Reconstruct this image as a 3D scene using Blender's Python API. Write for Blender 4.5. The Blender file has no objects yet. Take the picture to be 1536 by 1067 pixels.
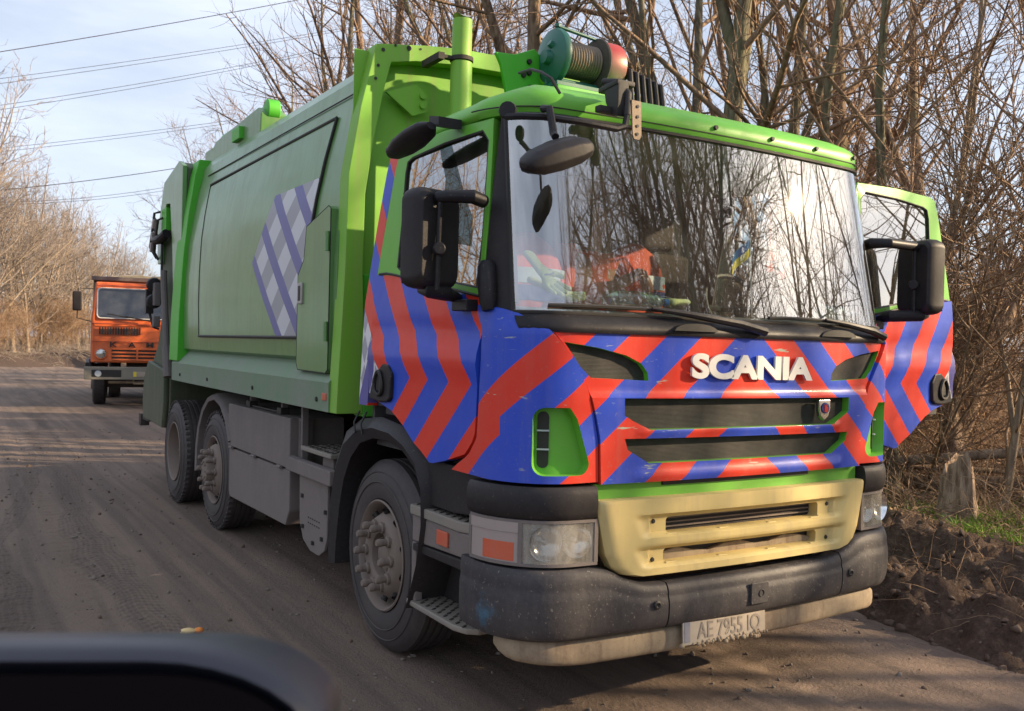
import bpy, bmesh, math, random
from mathutils import Vector, Matrix, noise
R = math.radians
sc = bpy.context.scene
col = sc.collection

# ------------------------------------------------------------ camera, sky, sun, exposure
cam_d = bpy.data.cameras.new('camera'); cam = bpy.data.objects.new('camera', cam_d); col.objects.link(cam)
cam_d.sensor_width = 36; cam_d.lens = 32.39; cam_d.clip_start = 0.05; cam_d.clip_end = 3000
CAMC = Vector((-3.249, -4.497, 1.69))
cam.matrix_world = Matrix(((0.851, -0.015, -0.524, CAMC.x), (-0.524, 0.022, -0.852, CAMC.y), (0.025, 1.0, 0.011, CAMC.z), (0, 0, 0, 1)))
cam_d.dof.use_dof = True; cam_d.dof.focus_distance = 5.6; cam_d.dof.aperture_fstop = 6.3
sc.camera = cam
SUN_EL = R(21); SUN_AZ = math.atan2(0.85, -0.52)          # clockwise from +Y
sund = Vector((math.sin(SUN_AZ)*math.cos(SUN_EL), math.cos(SUN_AZ)*math.cos(SUN_EL), math.sin(SUN_EL)))
ld = bpy.data.lights.new('sun', 'SUN'); ld.energy = 5.0; ld.angle = R(0.55); ld.color = (1.0, 0.77, 0.50)
lo = bpy.data.objects.new('sun', ld); col.objects.link(lo); lo.rotation_euler = sund.to_track_quat('Z', 'Y').to_euler()
w = bpy.data.worlds.new('World'); sc.world = w; w.use_nodes = True
nt = w.node_tree; nd = nt.nodes; bgn = nd['Background']
sky = nd.new('ShaderNodeTexSky'); sky.sky_type = 'NISHITA'; sky.sun_disc = False
sky.sun_elevation = SUN_EL; sky.sun_rotation = SUN_AZ; sky.air_density = 1.0; sky.dust_density = 1.5; sky.ozone_density = 1.4
tc = nd.new('ShaderNodeTexCoord'); mp = nd.new('ShaderNodeMapping'); mp.inputs['Scale'].default_value = (1.2, 1.2, 4.5)
nz = nd.new('ShaderNodeTexNoise'); nz.inputs['Scale'].default_value = 1.6; nz.inputs['Detail'].default_value = 7; nz.inputs['Roughness'].default_value = .55
rp = nd.new('ShaderNodeValToRGB'); rp.color_ramp.elements[0].position = .38; rp.color_ramp.elements[1].position = .72
rp.color_ramp.elements[0].color = (.42, .42, .42, 1); rp.color_ramp.elements[1].color = (.92, .92, .92, 1)
mx = nd.new('ShaderNodeMix'); mx.data_type = 'RGBA'; mx.inputs['B'].default_value = (8.6, 9.3, 11.0, 1)
nt.links.new(tc.outputs['Generated'], mp.inputs[0]); nt.links.new(mp.outputs[0], nz.inputs['Vector']); nt.links.new(nz.outputs['Fac'], rp.inputs[0])
nt.links.new(rp.outputs[0], mx.inputs['Factor']); nt.links.new(sky.outputs[0], mx.inputs['A'])
vd = nd.new('ShaderNodeVectorMath'); vd.operation = 'DOT_PRODUCT'; vd.inputs[1].default_value = sund; nt.links.new(tc.outputs['Generated'], vd.inputs[0])
mm = nd.new('ShaderNodeMath'); mm.operation = 'MAXIMUM'; mm.inputs[1].default_value = 0; nt.links.new(vd.outputs['Value'], mm.inputs[0])
pw = nd.new('ShaderNodeMath'); pw.operation = 'POWER'; pw.inputs[1].default_value = 14; nt.links.new(mm.outputs[0], pw.inputs[0])
p2 = nd.new('ShaderNodeMath'); p2.operation = 'POWER'; p2.inputs[1].default_value = 220; nt.links.new(mm.outputs[0], p2.inputs[0])
s2 = nd.new('ShaderNodeMath'); s2.operation = 'MULTIPLY_ADD'; s2.inputs[1].default_value = 1.6; nt.links.new(p2.outputs[0], s2.inputs[0]); nt.links.new(pw.outputs[0], s2.inputs[2])
gl_ = nd.new('ShaderNodeMix'); gl_.data_type = 'RGBA'; gl_.blend_type = 'ADD'; gl_.clamp_factor = False; gl_.inputs['B'].default_value = (2.1, 2.0, 1.8, 1)
nt.links.new(s2.outputs[0], gl_.inputs['Factor']); nt.links.new(mx.outputs['Result'], gl_.inputs['A']); nt.links.new(gl_.outputs['Result'], bgn.inputs[0])
bgn.inputs[1].default_value = 0.057
sc.view_settings.view_transform = 'Standard'; sc.view_settings.look = 'None'; sc.view_settings.exposure = 1.24; sc.view_settings.gamma = 1.0
sc.cycles.max_bounces = 8; sc.cycles.transparent_max_bounces = 24; sc.cycles.caustics_reflective = False; sc.cycles.caustics_refractive = False

# ------------------------------------------------------------ materials
def newmat(name):
    m = bpy.data.materials.new(name); m.use_nodes = True
    return m, m.node_tree.nodes, m.node_tree.links, m.node_tree.nodes['Principled BSDF']
def noise_n(N, L, scale, detail=4, coord='Object', rough=.6, stretch=None):
    t = N.new('ShaderNodeTexCoord'); n = N.new('ShaderNodeTexNoise'); n.inputs['Scale'].default_value = scale
    n.inputs['Detail'].default_value = detail; n.inputs['Roughness'].default_value = rough
    if stretch:
        mp = N.new('ShaderNodeMapping'); mp.inputs['Scale'].default_value = stretch
        L.new(t.outputs[coord], mp.inputs[0]); L.new(mp.outputs[0], n.inputs['Vector'])
    else: L.new(t.outputs[coord], n.inputs['Vector'])
    return n
def ramp(N, L, src, stops, interp='LINEAR'):
    r = N.new('ShaderNodeValToRGB'); r.color_ramp.interpolation = interp
    e = r.color_ramp.elements
    while len(e) > 1: e.remove(e[-1])
    for i, (p, c) in enumerate(stops):
        c = (c, c, c) if isinstance(c, (int, float)) else c
        el = e[0] if i == 0 else e.new(p)
        el.position = p; el.color = (*c, 1)
    if src is not None: L.new(src, r.inputs[0])
    return r
def mth(N, L, op, a, b=None, c=None):
    m = N.new('ShaderNodeMath'); m.operation = op
    for i, v in enumerate((a, b, c)):
        if v is None: continue
        if isinstance(v, (int, float)): m.inputs[i].default_value = v
        else: L.new(v, m.inputs[i])
    return m.outputs[0]
def mixc(N, L, f, a, b):
    m = N.new('ShaderNodeMix'); m.data_type = 'RGBA'
    for k, v in (('Factor', f), ('A', a), ('B', b)):
        if isinstance(v, (int, float)): m.inputs[k].default_value = v
        elif isinstance(v, tuple): m.inputs[k].default_value = (*v, 1)
        else: L.new(v, m.inputs[k])
    return m.outputs['Result']
DUST = (.30, .235, .175)
def paint(name, base, rough=.35, dust=.25, low=0., spec=.5, metal=0, bump=0., coat=0., spots=0., streak=0., dustcol=DUST):
    """base: rgb tuple or function(N,L)->socket. dust = overall dirt film, low = more dirt towards the road."""
    m, N, L, B = newmat(name)
    c = base if isinstance(base, tuple) else base(N, L)
    n1 = noise_n(N, L, 2.6, 8, rough=.65); n2 = noise_n(N, L, 34, 5)
    f = mth(N, L, 'MULTIPLY', ramp(N, L, n1.outputs['Fac'], [(.32, .25), (.68, 1)]).outputs[0], dust)
    if low > 0:
        g = N.new('ShaderNodeTexCoord'); s = N.new('ShaderNodeSeparateXYZ'); L.new(g.outputs['Object'], s.inputs[0])
        z = mth(N, L, 'ADD', s.outputs['Z'], mth(N, L, 'MULTIPLY', n1.outputs['Fac'], .5))
        mr = N.new('ShaderNodeMapRange'); mr.inputs[1].default_value = 1.9; mr.inputs[2].default_value = .55; mr.inputs[3].default_value = 0; mr.inputs[4].default_value = low
        L.new(z, mr.inputs[0]); f = mth(N, L, 'ADD', f, mr.outputs[0])
    if streak > 0:
        n3 = noise_n(N, L, 1, 5, stretch=(16, 16, .7))
        f = mth(N, L, 'ADD', f, mth(N, L, 'MULTIPLY', ramp(N, L, n3.outputs['Fac'], [(.5, 0), (.75, 1)]).outputs[0], streak))
    if spots > 0:
        n4 = noise_n(N, L, 75, 3)
        f = mth(N, L, 'ADD', f, mth(N, L, 'MULTIPLY', ramp(N, L, n4.outputs['Fac'], [(.64, 0), (.70, 1)]).outputs[0], spots))
    f = mth(N, L, 'MULTIPLY', f, ramp(N, L, n2.outputs['Fac'], [(.3, .75), (.7, 1.1)]).outputs[0])
    f = mth(N, L, 'MINIMUM', f, .96)
    L.new(mixc(N, L, f, c, dustcol), B.inputs['Base Color'])
    rr = N.new('ShaderNodeMapRange'); rr.inputs[3].default_value = rough; rr.inputs[4].default_value = .85; L.new(f, rr.inputs[0]); L.new(rr.outputs[0], B.inputs['Roughness'])
    B.inputs['Metallic'].default_value = metal; B.inputs['Specular IOR Level'].default_value = spec
    if coat: B.inputs['Coat Weight'].default_value = coat; B.inputs['Coat Roughness'].default_value = .12
    if coat >= .15:
        nl = noise_n(N, L, 1.7, 3); b0 = N.new('ShaderNodeBump'); b0.inputs['Strength'].default_value = .5; b0.inputs['Distance'].default_value = .02
        L.new(nl.outputs['Fac'], b0.inputs['Height']); b1 = N.new('ShaderNodeBump'); b1.inputs['Strength'].default_value = .35; b1.inputs['Distance'].default_value = .001
        L.new(n2.outputs['Fac'], b1.inputs['Height']); L.new(b0.outputs[0], b1.inputs['Normal']); L.new(b1.outputs[0], B.inputs['Normal'])
    if bump:
        b = N.new('ShaderNodeBump'); b.inputs['Strength'].default_value = bump; b.inputs['Distance'].default_value = .004
        L.new(n2.outputs['Fac'], b.inputs['Height']); L.new(b.outputs[0], B.inputs['Normal'])
    return m
RED = (.74, .032, .013); BLUE = (.012, .070, .56); GREEN = (.12, .46, .028); WHITE = (.72, .72, .70)
FRONT_B = [1.28, 1.49, 1.70, 1.896, 2.115, 2.325, 2.525, 2.73, 2.905, 3.10]
def front_stripes(N, L):
    u = N.new('ShaderNodeUVMap'); s = N.new('ShaderNodeSeparateXYZ'); L.new(u.outputs[0], s.inputs[0])
    w_ = mth(N, L, 'ADD', mth(N, L, 'ABSOLUTE', s.outputs[0]), mth(N, L, 'MULTIPLY', s.outputs[1], 1.16))
    f = mth(N, L, 'DIVIDE', mth(N, L, 'SUBTRACT', w_, 1.0), 3.0)
    st = [(0, BLUE)] + [((b-1)/3, RED if i % 2 == 0 else BLUE) for i, b in enumerate(FRONT_B)]
    c = ramp(N, L, f, st, 'CONSTANT').outputs[0]
    k = mth(N, L, 'MULTIPLY', mth(N, L, 'GREATER_THAN', mth(N, L, 'ABSOLUTE', s.outputs[0]), 1.09), mth(N, L, 'LESS_THAN', w_, 2.83))
    c = mixc(N, L, k, c, BLUE)
    k = mth(N, L, 'MULTIPLY', mth(N, L, 'GREATER_THAN', mth(N, L, 'ABSOLUTE', s.outputs[0]), 1.30), mth(N, L, 'GREATER_THAN', w_, 2.82)); k = mth(N, L, 'MULTIPLY', k, mth(N, L, 'LESS_THAN', w_, 3.0))
    c = mixc(N, L, k, c, RED)
    n = noise_n(N, L, 1, 3, stretch=(6, 6, 45)); n5 = noise_n(N, L, 4, 4)
    sc_ = mth(N, L, 'MULTIPLY', ramp(N, L, n.outputs['Fac'], [(.64, 0), (.665, 1)]).outputs[0], ramp(N, L, n5.outputs['Fac'], [(.52, 0), (.60, 1)]).outputs[0])
    return mixc(N, L, sc_, c, (.45, .50, .38))
def door_stripes(N, L):
    u = N.new('ShaderNodeUVMap'); s = N.new('ShaderNodeSeparateXYZ'); L.new(u.outputs[0], s.inputs[0])
    dz = mth(N, L, 'SUBTRACT', s.outputs[1], 1.515)
    up = mth(N, L, 'MULTIPLY', mth(N, L, 'MAXIMUM', dz, 0), .69); dn = mth(N, L, 'MULTIPLY', mth(N, L, 'MINIMUM', dz, 0), -1.13)
    w_ = mth(N, L, 'ADD', s.outputs[0], mth(N, L, 'MULTIPLY', mth(N, L, 'ADD', up, dn), -1))
    f = mth(N, L, 'DIVIDE', mth(N, L, 'ADD', w_, 2.0), 4.0)
    bs = [(-1.13, BLUE), (-.927, RED), (-.712, BLUE), (-.492, RED), (-.295, BLUE), (-.09, RED), (.08, 'c')]
    SIL = (.5, .5, .52)
    st = [(0, RED)] + [((b+2)/4, SIL if c == 'c' else c) for b, c in bs]
    base = ramp(N, L, f, st, 'CONSTANT').outputs[0]
    # white and silver check with a violet band at the rear edge of the door
    chk = N.new('ShaderNodeTexChecker'); chk.inputs['Scale'].default_value = 1; chk.inputs[1].default_value = (.72, .72, .74, 1); chk.inputs[2].default_value = (.36, .36, .42, 1)
    cb = N.new('ShaderNodeCombineXYZ'); L.new(mth(N, L, 'MULTIPLY', mth(N, L, 'ADD', s.outputs[0], mth(N, L, 'MULTIPLY', s.outputs[1], .55)), 11), cb.inputs[0])
    L.new(mth(N, L, 'MULTIPLY', mth(N, L, 'SUBTRACT', s.outputs[0], mth(N, L, 'MULTIPLY', s.outputs[1], .55)), 11), cb.inputs[1]); L.new(cb.outputs[0], chk.inputs[0])
    v = mth(N, L, 'LESS_THAN', mth(N, L, 'FRACT', mth(N, L, 'MULTIPLY', mth(N, L, 'ADD', s.outputs[0], mth(N, L, 'MULTIPLY', s.outputs[1], .5)), 3.2)), .42)
    c2 = mixc(N, L, v, chk.outputs[0], (.09, .09, .33))
    isC = mth(N, L, 'GREATER_THAN', w_, .08)
    return mixc(N, L, isC, base, c2)
M = {}
M['front'] = paint('red_blue_front_livery', front_stripes, .34, .12, .14, spots=.3, streak=.12, coat=.15, spec=.25)
M['door'] = paint('red_blue_door_livery', door_stripes, .36, .07, .08, spots=.15, streak=.05, coat=.15, spec=.25)
M['green'] = paint('green_cab_paint', GREEN, .42, .14, .2, coat=.15, spec=.3, spots=.1, streak=.1)
M['body'] = paint('green_body_paint', (.075, .24, .042), .32, .34, .34, streak=.4, coat=.4, dustcol=(.22, .25, .17))
M['bodyf'] = paint('green_body_front_paint', (.17, .46, .026), .5, .22, .3, streak=.45, spots=.1, dustcol=(.30, .30, .12))
M['bright'] = paint('bright_green_paint', (.05, .44, .012), .45, .12, .3, streak=.1)
M['skirt'] = paint('dusty_green_skirt', (.09, .22, .09), .55, .75, .55, streak=.2, dustcol=(.25, .25, .22))
M['darkgreen'] = paint('dark_green_hopper', (.015, .05, .016), .6, .2, .2, streak=.2)
M['black'] = paint('black_plastic', (.010, .011, .016), .45, .06, .06, spots=.2, bump=.25, spec=.22)
M['blackclean'] = paint('black_mirror_plastic', (.011, .011, .015), .5, .08, 0, bump=.2, spec=.25)
M['seal'] = paint('rubber_seal', (.012, .012, .012), .6, .05)
M['bumper'] = paint('splattered_bumper_plastic', (.014, .015, .024), .50, .08, .06, spots=.75, bump=.35, dustcol=(.32, .25, .17), spec=.25)
def bumper_scuff(N, L):
    t = N.new('ShaderNodeTexCoord'); v = N.new('ShaderNodeVectorMath'); v.operation = 'DISTANCE'; v.inputs[1].default_value = (-1.24, -1.10, .555); L.new(t.outputs['Object'], v.inputs[0])
    n = noise_n(N, L, 14, 6, rough=.7); d = mth(N, L, 'ADD', v.outputs['Value'], mth(N, L, 'MULTIPLY', n.outputs['Fac'], .22))
    return mixc(N, L, ramp(N, L, d, [(.135, .55), (.185, 0)]).outputs[0], (.014, .015, .024), (.02, .17, .30))
M['bumper'] = paint('splattered_bumper_plastic', bumper_scuff, .48, .20, .10, spots=.9, bump=.5, streak=.12, dustcol=(.20, .175, .15), spec=.3)
M['yellow'] = paint('yellowed_plastic', (.66, .52, .20), .5, .15, .15, streak=.3, spots=.1, dustcol=(.36, .28, .17))
M['cream'] = paint('dusty_cream_bar', (.42, .34, .22), .65, .85, .1, spots=.6, streak=.6, bump=.5, dustcol=(.20, .145, .10))
M['dusty'] = paint('dust_covered_steel', (.10, .095, .095), .7, .8, .6, bump=.3, streak=.3, dustcol=(.185, .155, .14))
M['chassis'] = paint('dirty_chassis', (.014, .014, .014), .8, .15, .1)
M['tyre'] = paint('dusty_tyre', (.014, .013, .016), .6, .25, .10, bump=.4, dustcol=(.18, .145, .125))
M['rim'] = paint('dusty_rim', (.15, .13, .12), .7, .7, .5, bump=.2, dustcol=(.20, .155, .125))
M['tread'] = paint('checker_tread_steel', (.22, .21, .19), .5, .5, .2, metal=.3, spots=.4, bump=.6, dustcol=(.33, .28, .22))
M['white'] = paint('white_lettering', (.72, .71, .67), .4, .15, spots=.2)
M['grille'] = None
M['steel'] = paint('bare_steel', (.42, .42, .40), .4, .25, 0, metal=.7, streak=.3)
M['teal'] = paint('teal_paint', (.008, .115, .085), .4, .08, streak=.15, dustcol=(.15, .2, .15)); M['rope'] = paint('winch_cable', (.16, .125, .09), .5, .2, metal=.4, streak=.3)
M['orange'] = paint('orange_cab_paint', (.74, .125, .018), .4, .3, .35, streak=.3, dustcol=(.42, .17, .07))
M['orangeshade'] = paint('shaded_orange_cab_paint', (.40, .055, .02), .4, .3, .3, dustcol=(.3, .15, .1))  # darker copy of the orange paint, shade put into the colour
M['interior'] = paint('grey_interior', (.045, .045, .05), .8, .1)
M['dash'] = paint('dusty_dashboard', (.12, .12, .11), .7, .5, dustcol=(.3, .3, .26))
M['seat'] = paint('dark_seat_fabric', (.03, .022, .02), .9, .1)
M['chrome'] = paint('chrome', (.75, .75, .75), .15, .1, metal=1)
M['amber'] = paint('amber_lens', (.62, .085, .025), .22, .45, spots=.3, dustcol=(.34, .22, .17))
M['milky'] = paint('milky_lamp_plastic', (.36, .30, .28), .3, .5, spots=.3, streak=.3, dustcol=(.30, .25, .21)); M['lampred'] = paint('red_lens', (.5, .03, .02), .25, .1)
M['plate'] = paint('dusty_number_plate', (.42, .40, .36), .6, .9, .4, spots=.5, dustcol=(.36, .30, .23))
M['ink'] = paint('plate_ink', (.06, .06, .07), .6, .75, .3, dustcol=(.30, .25, .2))
M['flagblue'] = paint('blue_cloth', (.03, .2, .5), .8, .02); M['flagyellow'] = paint('yellow_cloth', (.75, .6, .05), .8, .02)
M['hivis'] = paint('orange_fabric', (.62, .075, .02), .8, .1); M['band'] = paint('reflective_band', (.45, .5, .55), .5, .05); M['navy'] = paint('navy_fabric', (.03, .05, .2), .8, .05)
M['skin'] = paint('skin', (.33, .16, .1), .6, .05); M['hair'] = paint('dark_hair', (.015, .012, .01), .7, 0)
M['glove'] = paint('yellow_green_glove', (.55, .60, .27), .8, .1); M['glovegrey'] = paint('grey_glove_patch', (.2, .23, .3), .8, .1)
M['orangefruit'] = paint('orange_peel', (.8, .25, .03), .5, .1)
def drum_mat():
    m, N, L, B = newmat('red_faded_drum'); t = N.new('ShaderNodeTexCoord'); s = N.new('ShaderNodeSeparateXYZ'); L.new(t.outputs['Object'], s.inputs[0])
    n = noise_n(N, L, 9, 6); z = mth(N, L, 'ADD', s.outputs[2], mth(N, L, 'MULTIPLY', n.outputs['Fac'], .12))
    f = ramp(N, L, mth(N, L, 'DIVIDE', mth(N, L, 'SUBTRACT', z, 3.45), .2), [(0, 0), (1, 1)]).outputs[0]
    L.new(mixc(N, L, f, (.36, .30, .24), (.50, .06, .05)), B.inputs['Base Color']); B.inputs['Roughness'].default_value = .4; B.inputs['Metallic'].default_value = .3
    return m
M['drum'] = drum_mat()
def grille_mat():
    m, N, L, B = newmat('grille_mesh'); t = N.new('ShaderNodeTexCoord'); wv = N.new('ShaderNodeTexWave'); wv.bands_direction = 'X'; wv.inputs['Scale'].default_value = 80
    w2 = N.new('ShaderNodeTexWave'); w2.bands_direction = 'Z'; w2.inputs['Scale'].default_value = 55
    for q in (wv, w2): L.new(t.outputs['Object'], q.inputs[0])
    h = mth(N, L, 'MULTIPLY', wv.outputs['Fac'], w2.outputs['Fac'])
    n = noise_n(N, L, 7, 6); d = ramp(N, L, n.outputs['Fac'], [(.35, (.028, .026, .026)), (.65, (.085, .073, .066))]).outputs[0]
    L.new(mixc(N, L, ramp(N, L, h, [(.25, 1), (.5, 0)]).outputs[0], (.008, .008, .008), d), B.inputs['Base Color']); B.inputs['Roughness'].default_value = .7
    b = N.new('ShaderNodeBump'); b.inputs['Distance'].default_value = .004; b.invert = True; L.new(h, b.inputs['Height']); L.new(b.outputs[0], B.inputs['Normal'])
    return m
M['grille'] = grille_mat()
def glass_mat(name, tint, base, boost, dirt=.1, rough=.015, dirtcol=(.45, .43, .38)):
    m, N, L, B = newmat(name); out = N['Material Output']; N.remove(B)
    tr = N.new('ShaderNodeBsdfTransparent'); tr.inputs[0].default_value = (*tint, 1)
    gl = N.new('ShaderNodeBsdfGlossy'); gl.inputs['Roughness'].default_value = rough; gl.inputs[0].default_value = (1, 1, 1, 1)
    lw = N.new('ShaderNodeLayerWeight'); lw.inputs[0].default_value = .5; ge = N.new('ShaderNodeNewGeometry')
    fr = mth(N, L, 'ADD', .04, mth(N, L, 'MULTIPLY', mth(N, L, 'POWER', lw.outputs['Facing'], 5), .96))
    f = mth(N, L, 'MINIMUM', mth(N, L, 'ADD', mth(N, L, 'MULTIPLY', fr, boost), base), 1)
    f = mth(N, L, 'MULTIPLY', f, mth(N, L, 'SUBTRACT', 1, ge.outputs['Backfacing']))
    a = N.new('ShaderNodeMixShader'); L.new(f, a.inputs[0]); L.new(tr.outputs[0], a.inputs[1]); L.new(gl.outputs[0], a.inputs[2])
    df = N.new('ShaderNodeBsdfDiffuse'); df.inputs[0].default_value = (*dirtcol, 1)
    n = noise_n(N, L, 3, 8, rough=.7, stretch=(3, 3, .8)); d = mth(N, L, 'MULTIPLY', ramp(N, L, n.outputs['Fac'], [(.4, .15), (.75, 1)]).outputs[0], dirt)
    b = N.new('ShaderNodeMixShader'); L.new(d, b.inputs[0]); L.new(a.outputs[0], b.inputs[1]); L.new(df.outputs[0], b.inputs[2]); L.new(b.outputs[0], out.inputs[0])
    return m
M['glass'] = glass_mat('windscreen_glass', (.90, .95, .94), .25, 2.0, .07, .012)
M['sideglass'] = glass_mat('side_window_glass', (.60, .66, .66), .26, 2.0, .04, .008)
M['lamp'] = glass_mat('headlamp_glass', (.97, .97, .95), .08, 1.5, .60, .05, (.60, .56, .48))
M['mirrorglass'] = paint('mirror_glass', (.6, .62, .65), .03, 0, metal=1)
M['bottle'] = glass_mat('clear_plastic', (.7, .9, .88), .15, 2, .12, .05, (.6, .75, .75))

# ------------------------------------------------------------ mesh helpers
def finish(bm, name, mat, parent=None, bev=0., seg=2, sharp=35, flat=False, loc=None):
    bm.normal_update()
    if bev > 0:
        es = [e for e in bm.edges if len(e.link_faces) == 2 and e.calc_face_angle(0) > R(30)]
        if es: bmesh.ops.bevel(bm, geom=es, offset=bev, segments=seg, affect='EDGES', profile=.5, clamp_overlap=True)
    bmesh.ops.recalc_face_normals(bm, faces=bm.faces)
    for f in bm.faces: f.smooth = not flat
    for e in bm.edges:
        if len(e.link_faces) == 2 and e.calc_face_angle(0) > R(sharp): e.smooth = False
    me = bpy.data.meshes.new(name); bm.to_mesh(me); bm.free()
    for q in (mat if isinstance(mat, (list, tuple)) else [mat]): me.materials.append(q)
    o = bpy.data.objects.new(name, me); col.objects.link(o)
    if parent is not None: o.parent = parent
    if loc is not None: o.location = loc
    if bev > 0: wn = o.modifiers.new('weighted_normal', 'WEIGHTED_NORMAL'); wn.keep_sharp = True; wn.weight = 80
    return o
def BM(): return bmesh.new()
def box(bm, x0, x1, y0, y1, z0, z1, mat=None):
    v = [bm.verts.new((x, y, z)) for x in (x0, x1) for y in (y0, y1) for z in (z0, z1)]
    for q in ((0, 1, 3, 2), (4, 6, 7, 5), (0, 4, 5, 1), (2, 3, 7, 6), (0, 2, 6, 4), (1, 5, 7, 3)): bm.faces.new([v[i] for i in q])
def obox(bm, c, ax, ay, az, hx, hy, hz):
    ax, ay, az = Vector(ax).normalized(), Vector(ay).normalized(), Vector(az).normalized(); c = Vector(c)
    v = [bm.verts.new(c+ax*hx*i+ay*hy*j+az*hz*k) for i in (-1, 1) for j in (-1, 1) for k in (-1, 1)]
    for q in ((0, 1, 3, 2), (4, 6, 7, 5), (0, 4, 5, 1), (2, 3, 7, 6), (0, 2, 6, 4), (1, 5, 7, 3)): bm.faces.new([v[i] for i in q])
def frames(pts):
    n = len(pts); T = []
    for i in range(n):
        d = pts[min(i+1, n-1)]-pts[max(i-1, 0)]
        T.append(d.normalized() if d.length > 1e-9 else Vector((0, 0, 1)))
    u = T[0].orthogonal().normalized(); out = []
    for t in T:
        u = (u-t*u.dot(t)); u = u.normalized() if u.length > 1e-6 else t.orthogonal().normalized()
        out.append((t, u, t.cross(u)))
    return out
def tube(bm, pts, r, n=8, cap=True):
    pts = [Vector(p) for p in pts]; rs = r if isinstance(r, (list, tuple)) else [r]*len(pts); F = frames(pts); rings = []
    for p, rr, (t, u, v) in zip(pts, rs, F): rings.append([bm.verts.new(p+(u*math.cos(2*math.pi*k/n)+v*math.sin(2*math.pi*k/n))*rr) for k in range(n)])
    for a, b in zip(rings, rings[1:]):
        for k in range(n): bm.faces.new((a[k], a[(k+1) % n], b[(k+1) % n], b[k]))
    if cap: bm.faces.new(rings[0][::-1]); bm.faces.new(rings[-1])
def prism(bm, poly, axis, a, b):
    """poly in the two other axes (cyclic order kept x,y,z)"""
    def P(u, v, w): return (w, u, v) if axis == 'x' else (u, w, v) if axis == 'y' else (u, v, w)
    A = [bm.verts.new(P(u, v, a)) for u, v in poly]; Bv = [bm.verts.new(P(u, v, b)) for u, v in poly]
    bm.faces.new(A); bm.faces.new(Bv[::-1]); n = len(poly)
    for i in range(n): bm.faces.new((A[i], Bv[i], Bv[(i+1) % n], A[(i+1) % n]))
def lathe(bm, prof, c, axis, n=40, closed=False):
    """prof: list (r, h) along axis from centre c"""
    axis = Vector(axis).normalized(); u = axis.orthogonal().normalized(); v = axis.cross(u); c = Vector(c); rings = []
    for r_, h in prof:
        if r_ < 1e-6: rings.append([bm.verts.new(c+axis*h)])
        else: rings.append([bm.verts.new(c+axis*h+(u*math.cos(2*math.pi*k/n)+v*math.sin(2*math.pi*k/n))*r_) for k in range(n)])
    prs = list(zip(rings, rings[1:]))
    if closed: prs.append((rings[-1], rings[0]))
    for a, b in prs:
        for k in range(n):
            if len(a) == 1 and len(b) == 1: continue
            if len(a) == 1: bm.faces.new((a[0], b[k], b[(k+1) % n]))
            elif len(b) == 1: bm.faces.new((a[k], b[0], a[(k+1) % n]))
            else: bm.faces.new((a[k], b[k], b[(k+1) % n], a[(k+1) % n]))
def sheet(bm, rows, nu_uv=None):
    """rows: list of lists of Vector; optional uv rows"""
    V = [[bm.verts.new(p) for p in r_] for r_ in rows]
    lay = bm.loops.layers.uv.verify() if nu_uv else None
    for i in range(len(V)-1):
        for j in range(len(V[0])-1):
            f = bm.faces.new((V[i][j], V[i][j+1], V[i+1][j+1], V[i+1][j]))
            if lay:
                for l, (a, b) in zip(f.loops, ((i, j), (i, j+1), (i+1, j+1), (i+1, j))): l[lay].uv = nu_uv[a][b]
    return V
def solid(front, back, uv=None):
    """closed solid between two equal grids"""
    bm = BM(); lay = bm.loops.layers.uv.verify()
    A = [[bm.verts.new(p) for p in r_] for r_ in front]; Bk = [[bm.verts.new(p) for p in r_] for r_ in back]
    n, m = len(A), len(A[0])
    def F(vs, ij):
        f = bm.faces.new(vs)
        if uv:
            for l, (a, b) in zip(f.loops, ij): l[lay].uv = uv[a][b]
    for i in range(n-1):
        for j in range(m-1):
            q = ((i, j), (i, j+1), (i+1, j+1), (i+1, j))
            F([A[a][b] for a, b in q], q); F([Bk[a][b] for a, b in q[::-1]], q[::-1])
    ring = [(0, j) for j in range(m)]+[(i, m-1) for i in range(1, n)]+[(n-1, j) for j in range(m-2, -1, -1)]+[(i, 0) for i in range(n-2, 0, -1)]
    for a, b in zip(ring, ring[1:]+ring[:1]): F([A[a[0]][a[1]], Bk[a[0]][a[1]], Bk[b[0]][b[1]], A[b[0]][b[1]]], (a, a, b, b))
    return bm
def lerp_tab(tab, x):
    if x <= tab[0][0]: return tab[0][1]
    for (a, b), (c, d) in zip(tab, tab[1:]):
        if x <= c: return b+(d-b)*(x-a)/(c-a)
    return tab[-1][1]
def empty(name, loc=(0, 0, 0), rz=0, label=None, cat=None, group=None, parent=None):
    o = bpy.data.objects.new(name, None); col.objects.link(o); o.location = loc; o.rotation_euler = (0, 0, rz); o.empty_display_size = .2
    tag(o, label, cat, group)
    if parent: o.parent = parent
    return o
def tag(o, label=None, cat=None, group=None, kind=None):
    if label: o['label'] = label
    if cat: o['category'] = cat
    if group: o['group'] = group
    if kind: o['kind'] = kind
    return o
def boolean(o, cutters):
    """subtract the closed cutter meshes, keep the cutters' material on the cut faces"""
    for c in cutters:
        md = o.modifiers.new('cut', 'BOOLEAN'); md.operation = 'DIFFERENCE'; md.object = c; md.solver = 'EXACT'; md.material_mode = 'TRANSFER'
    dg = bpy.context.evaluated_depsgraph_get(); dg.update()
    me = bpy.data.meshes.new_from_object(o.evaluated_get(dg)); old = o.data; o.modifiers.clear(); o.data = me
    for c in cutters: bpy.data.objects.remove(c)
    bm = BM(); bm.from_mesh(me)
    for f in bm.faces: f.smooth = True
    for e in bm.edges: e.smooth = not (len(e.link_faces) == 2 and e.calc_face_angle(0) > R(30))
    bm.to_mesh(me); bm.free()
    return o
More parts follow.
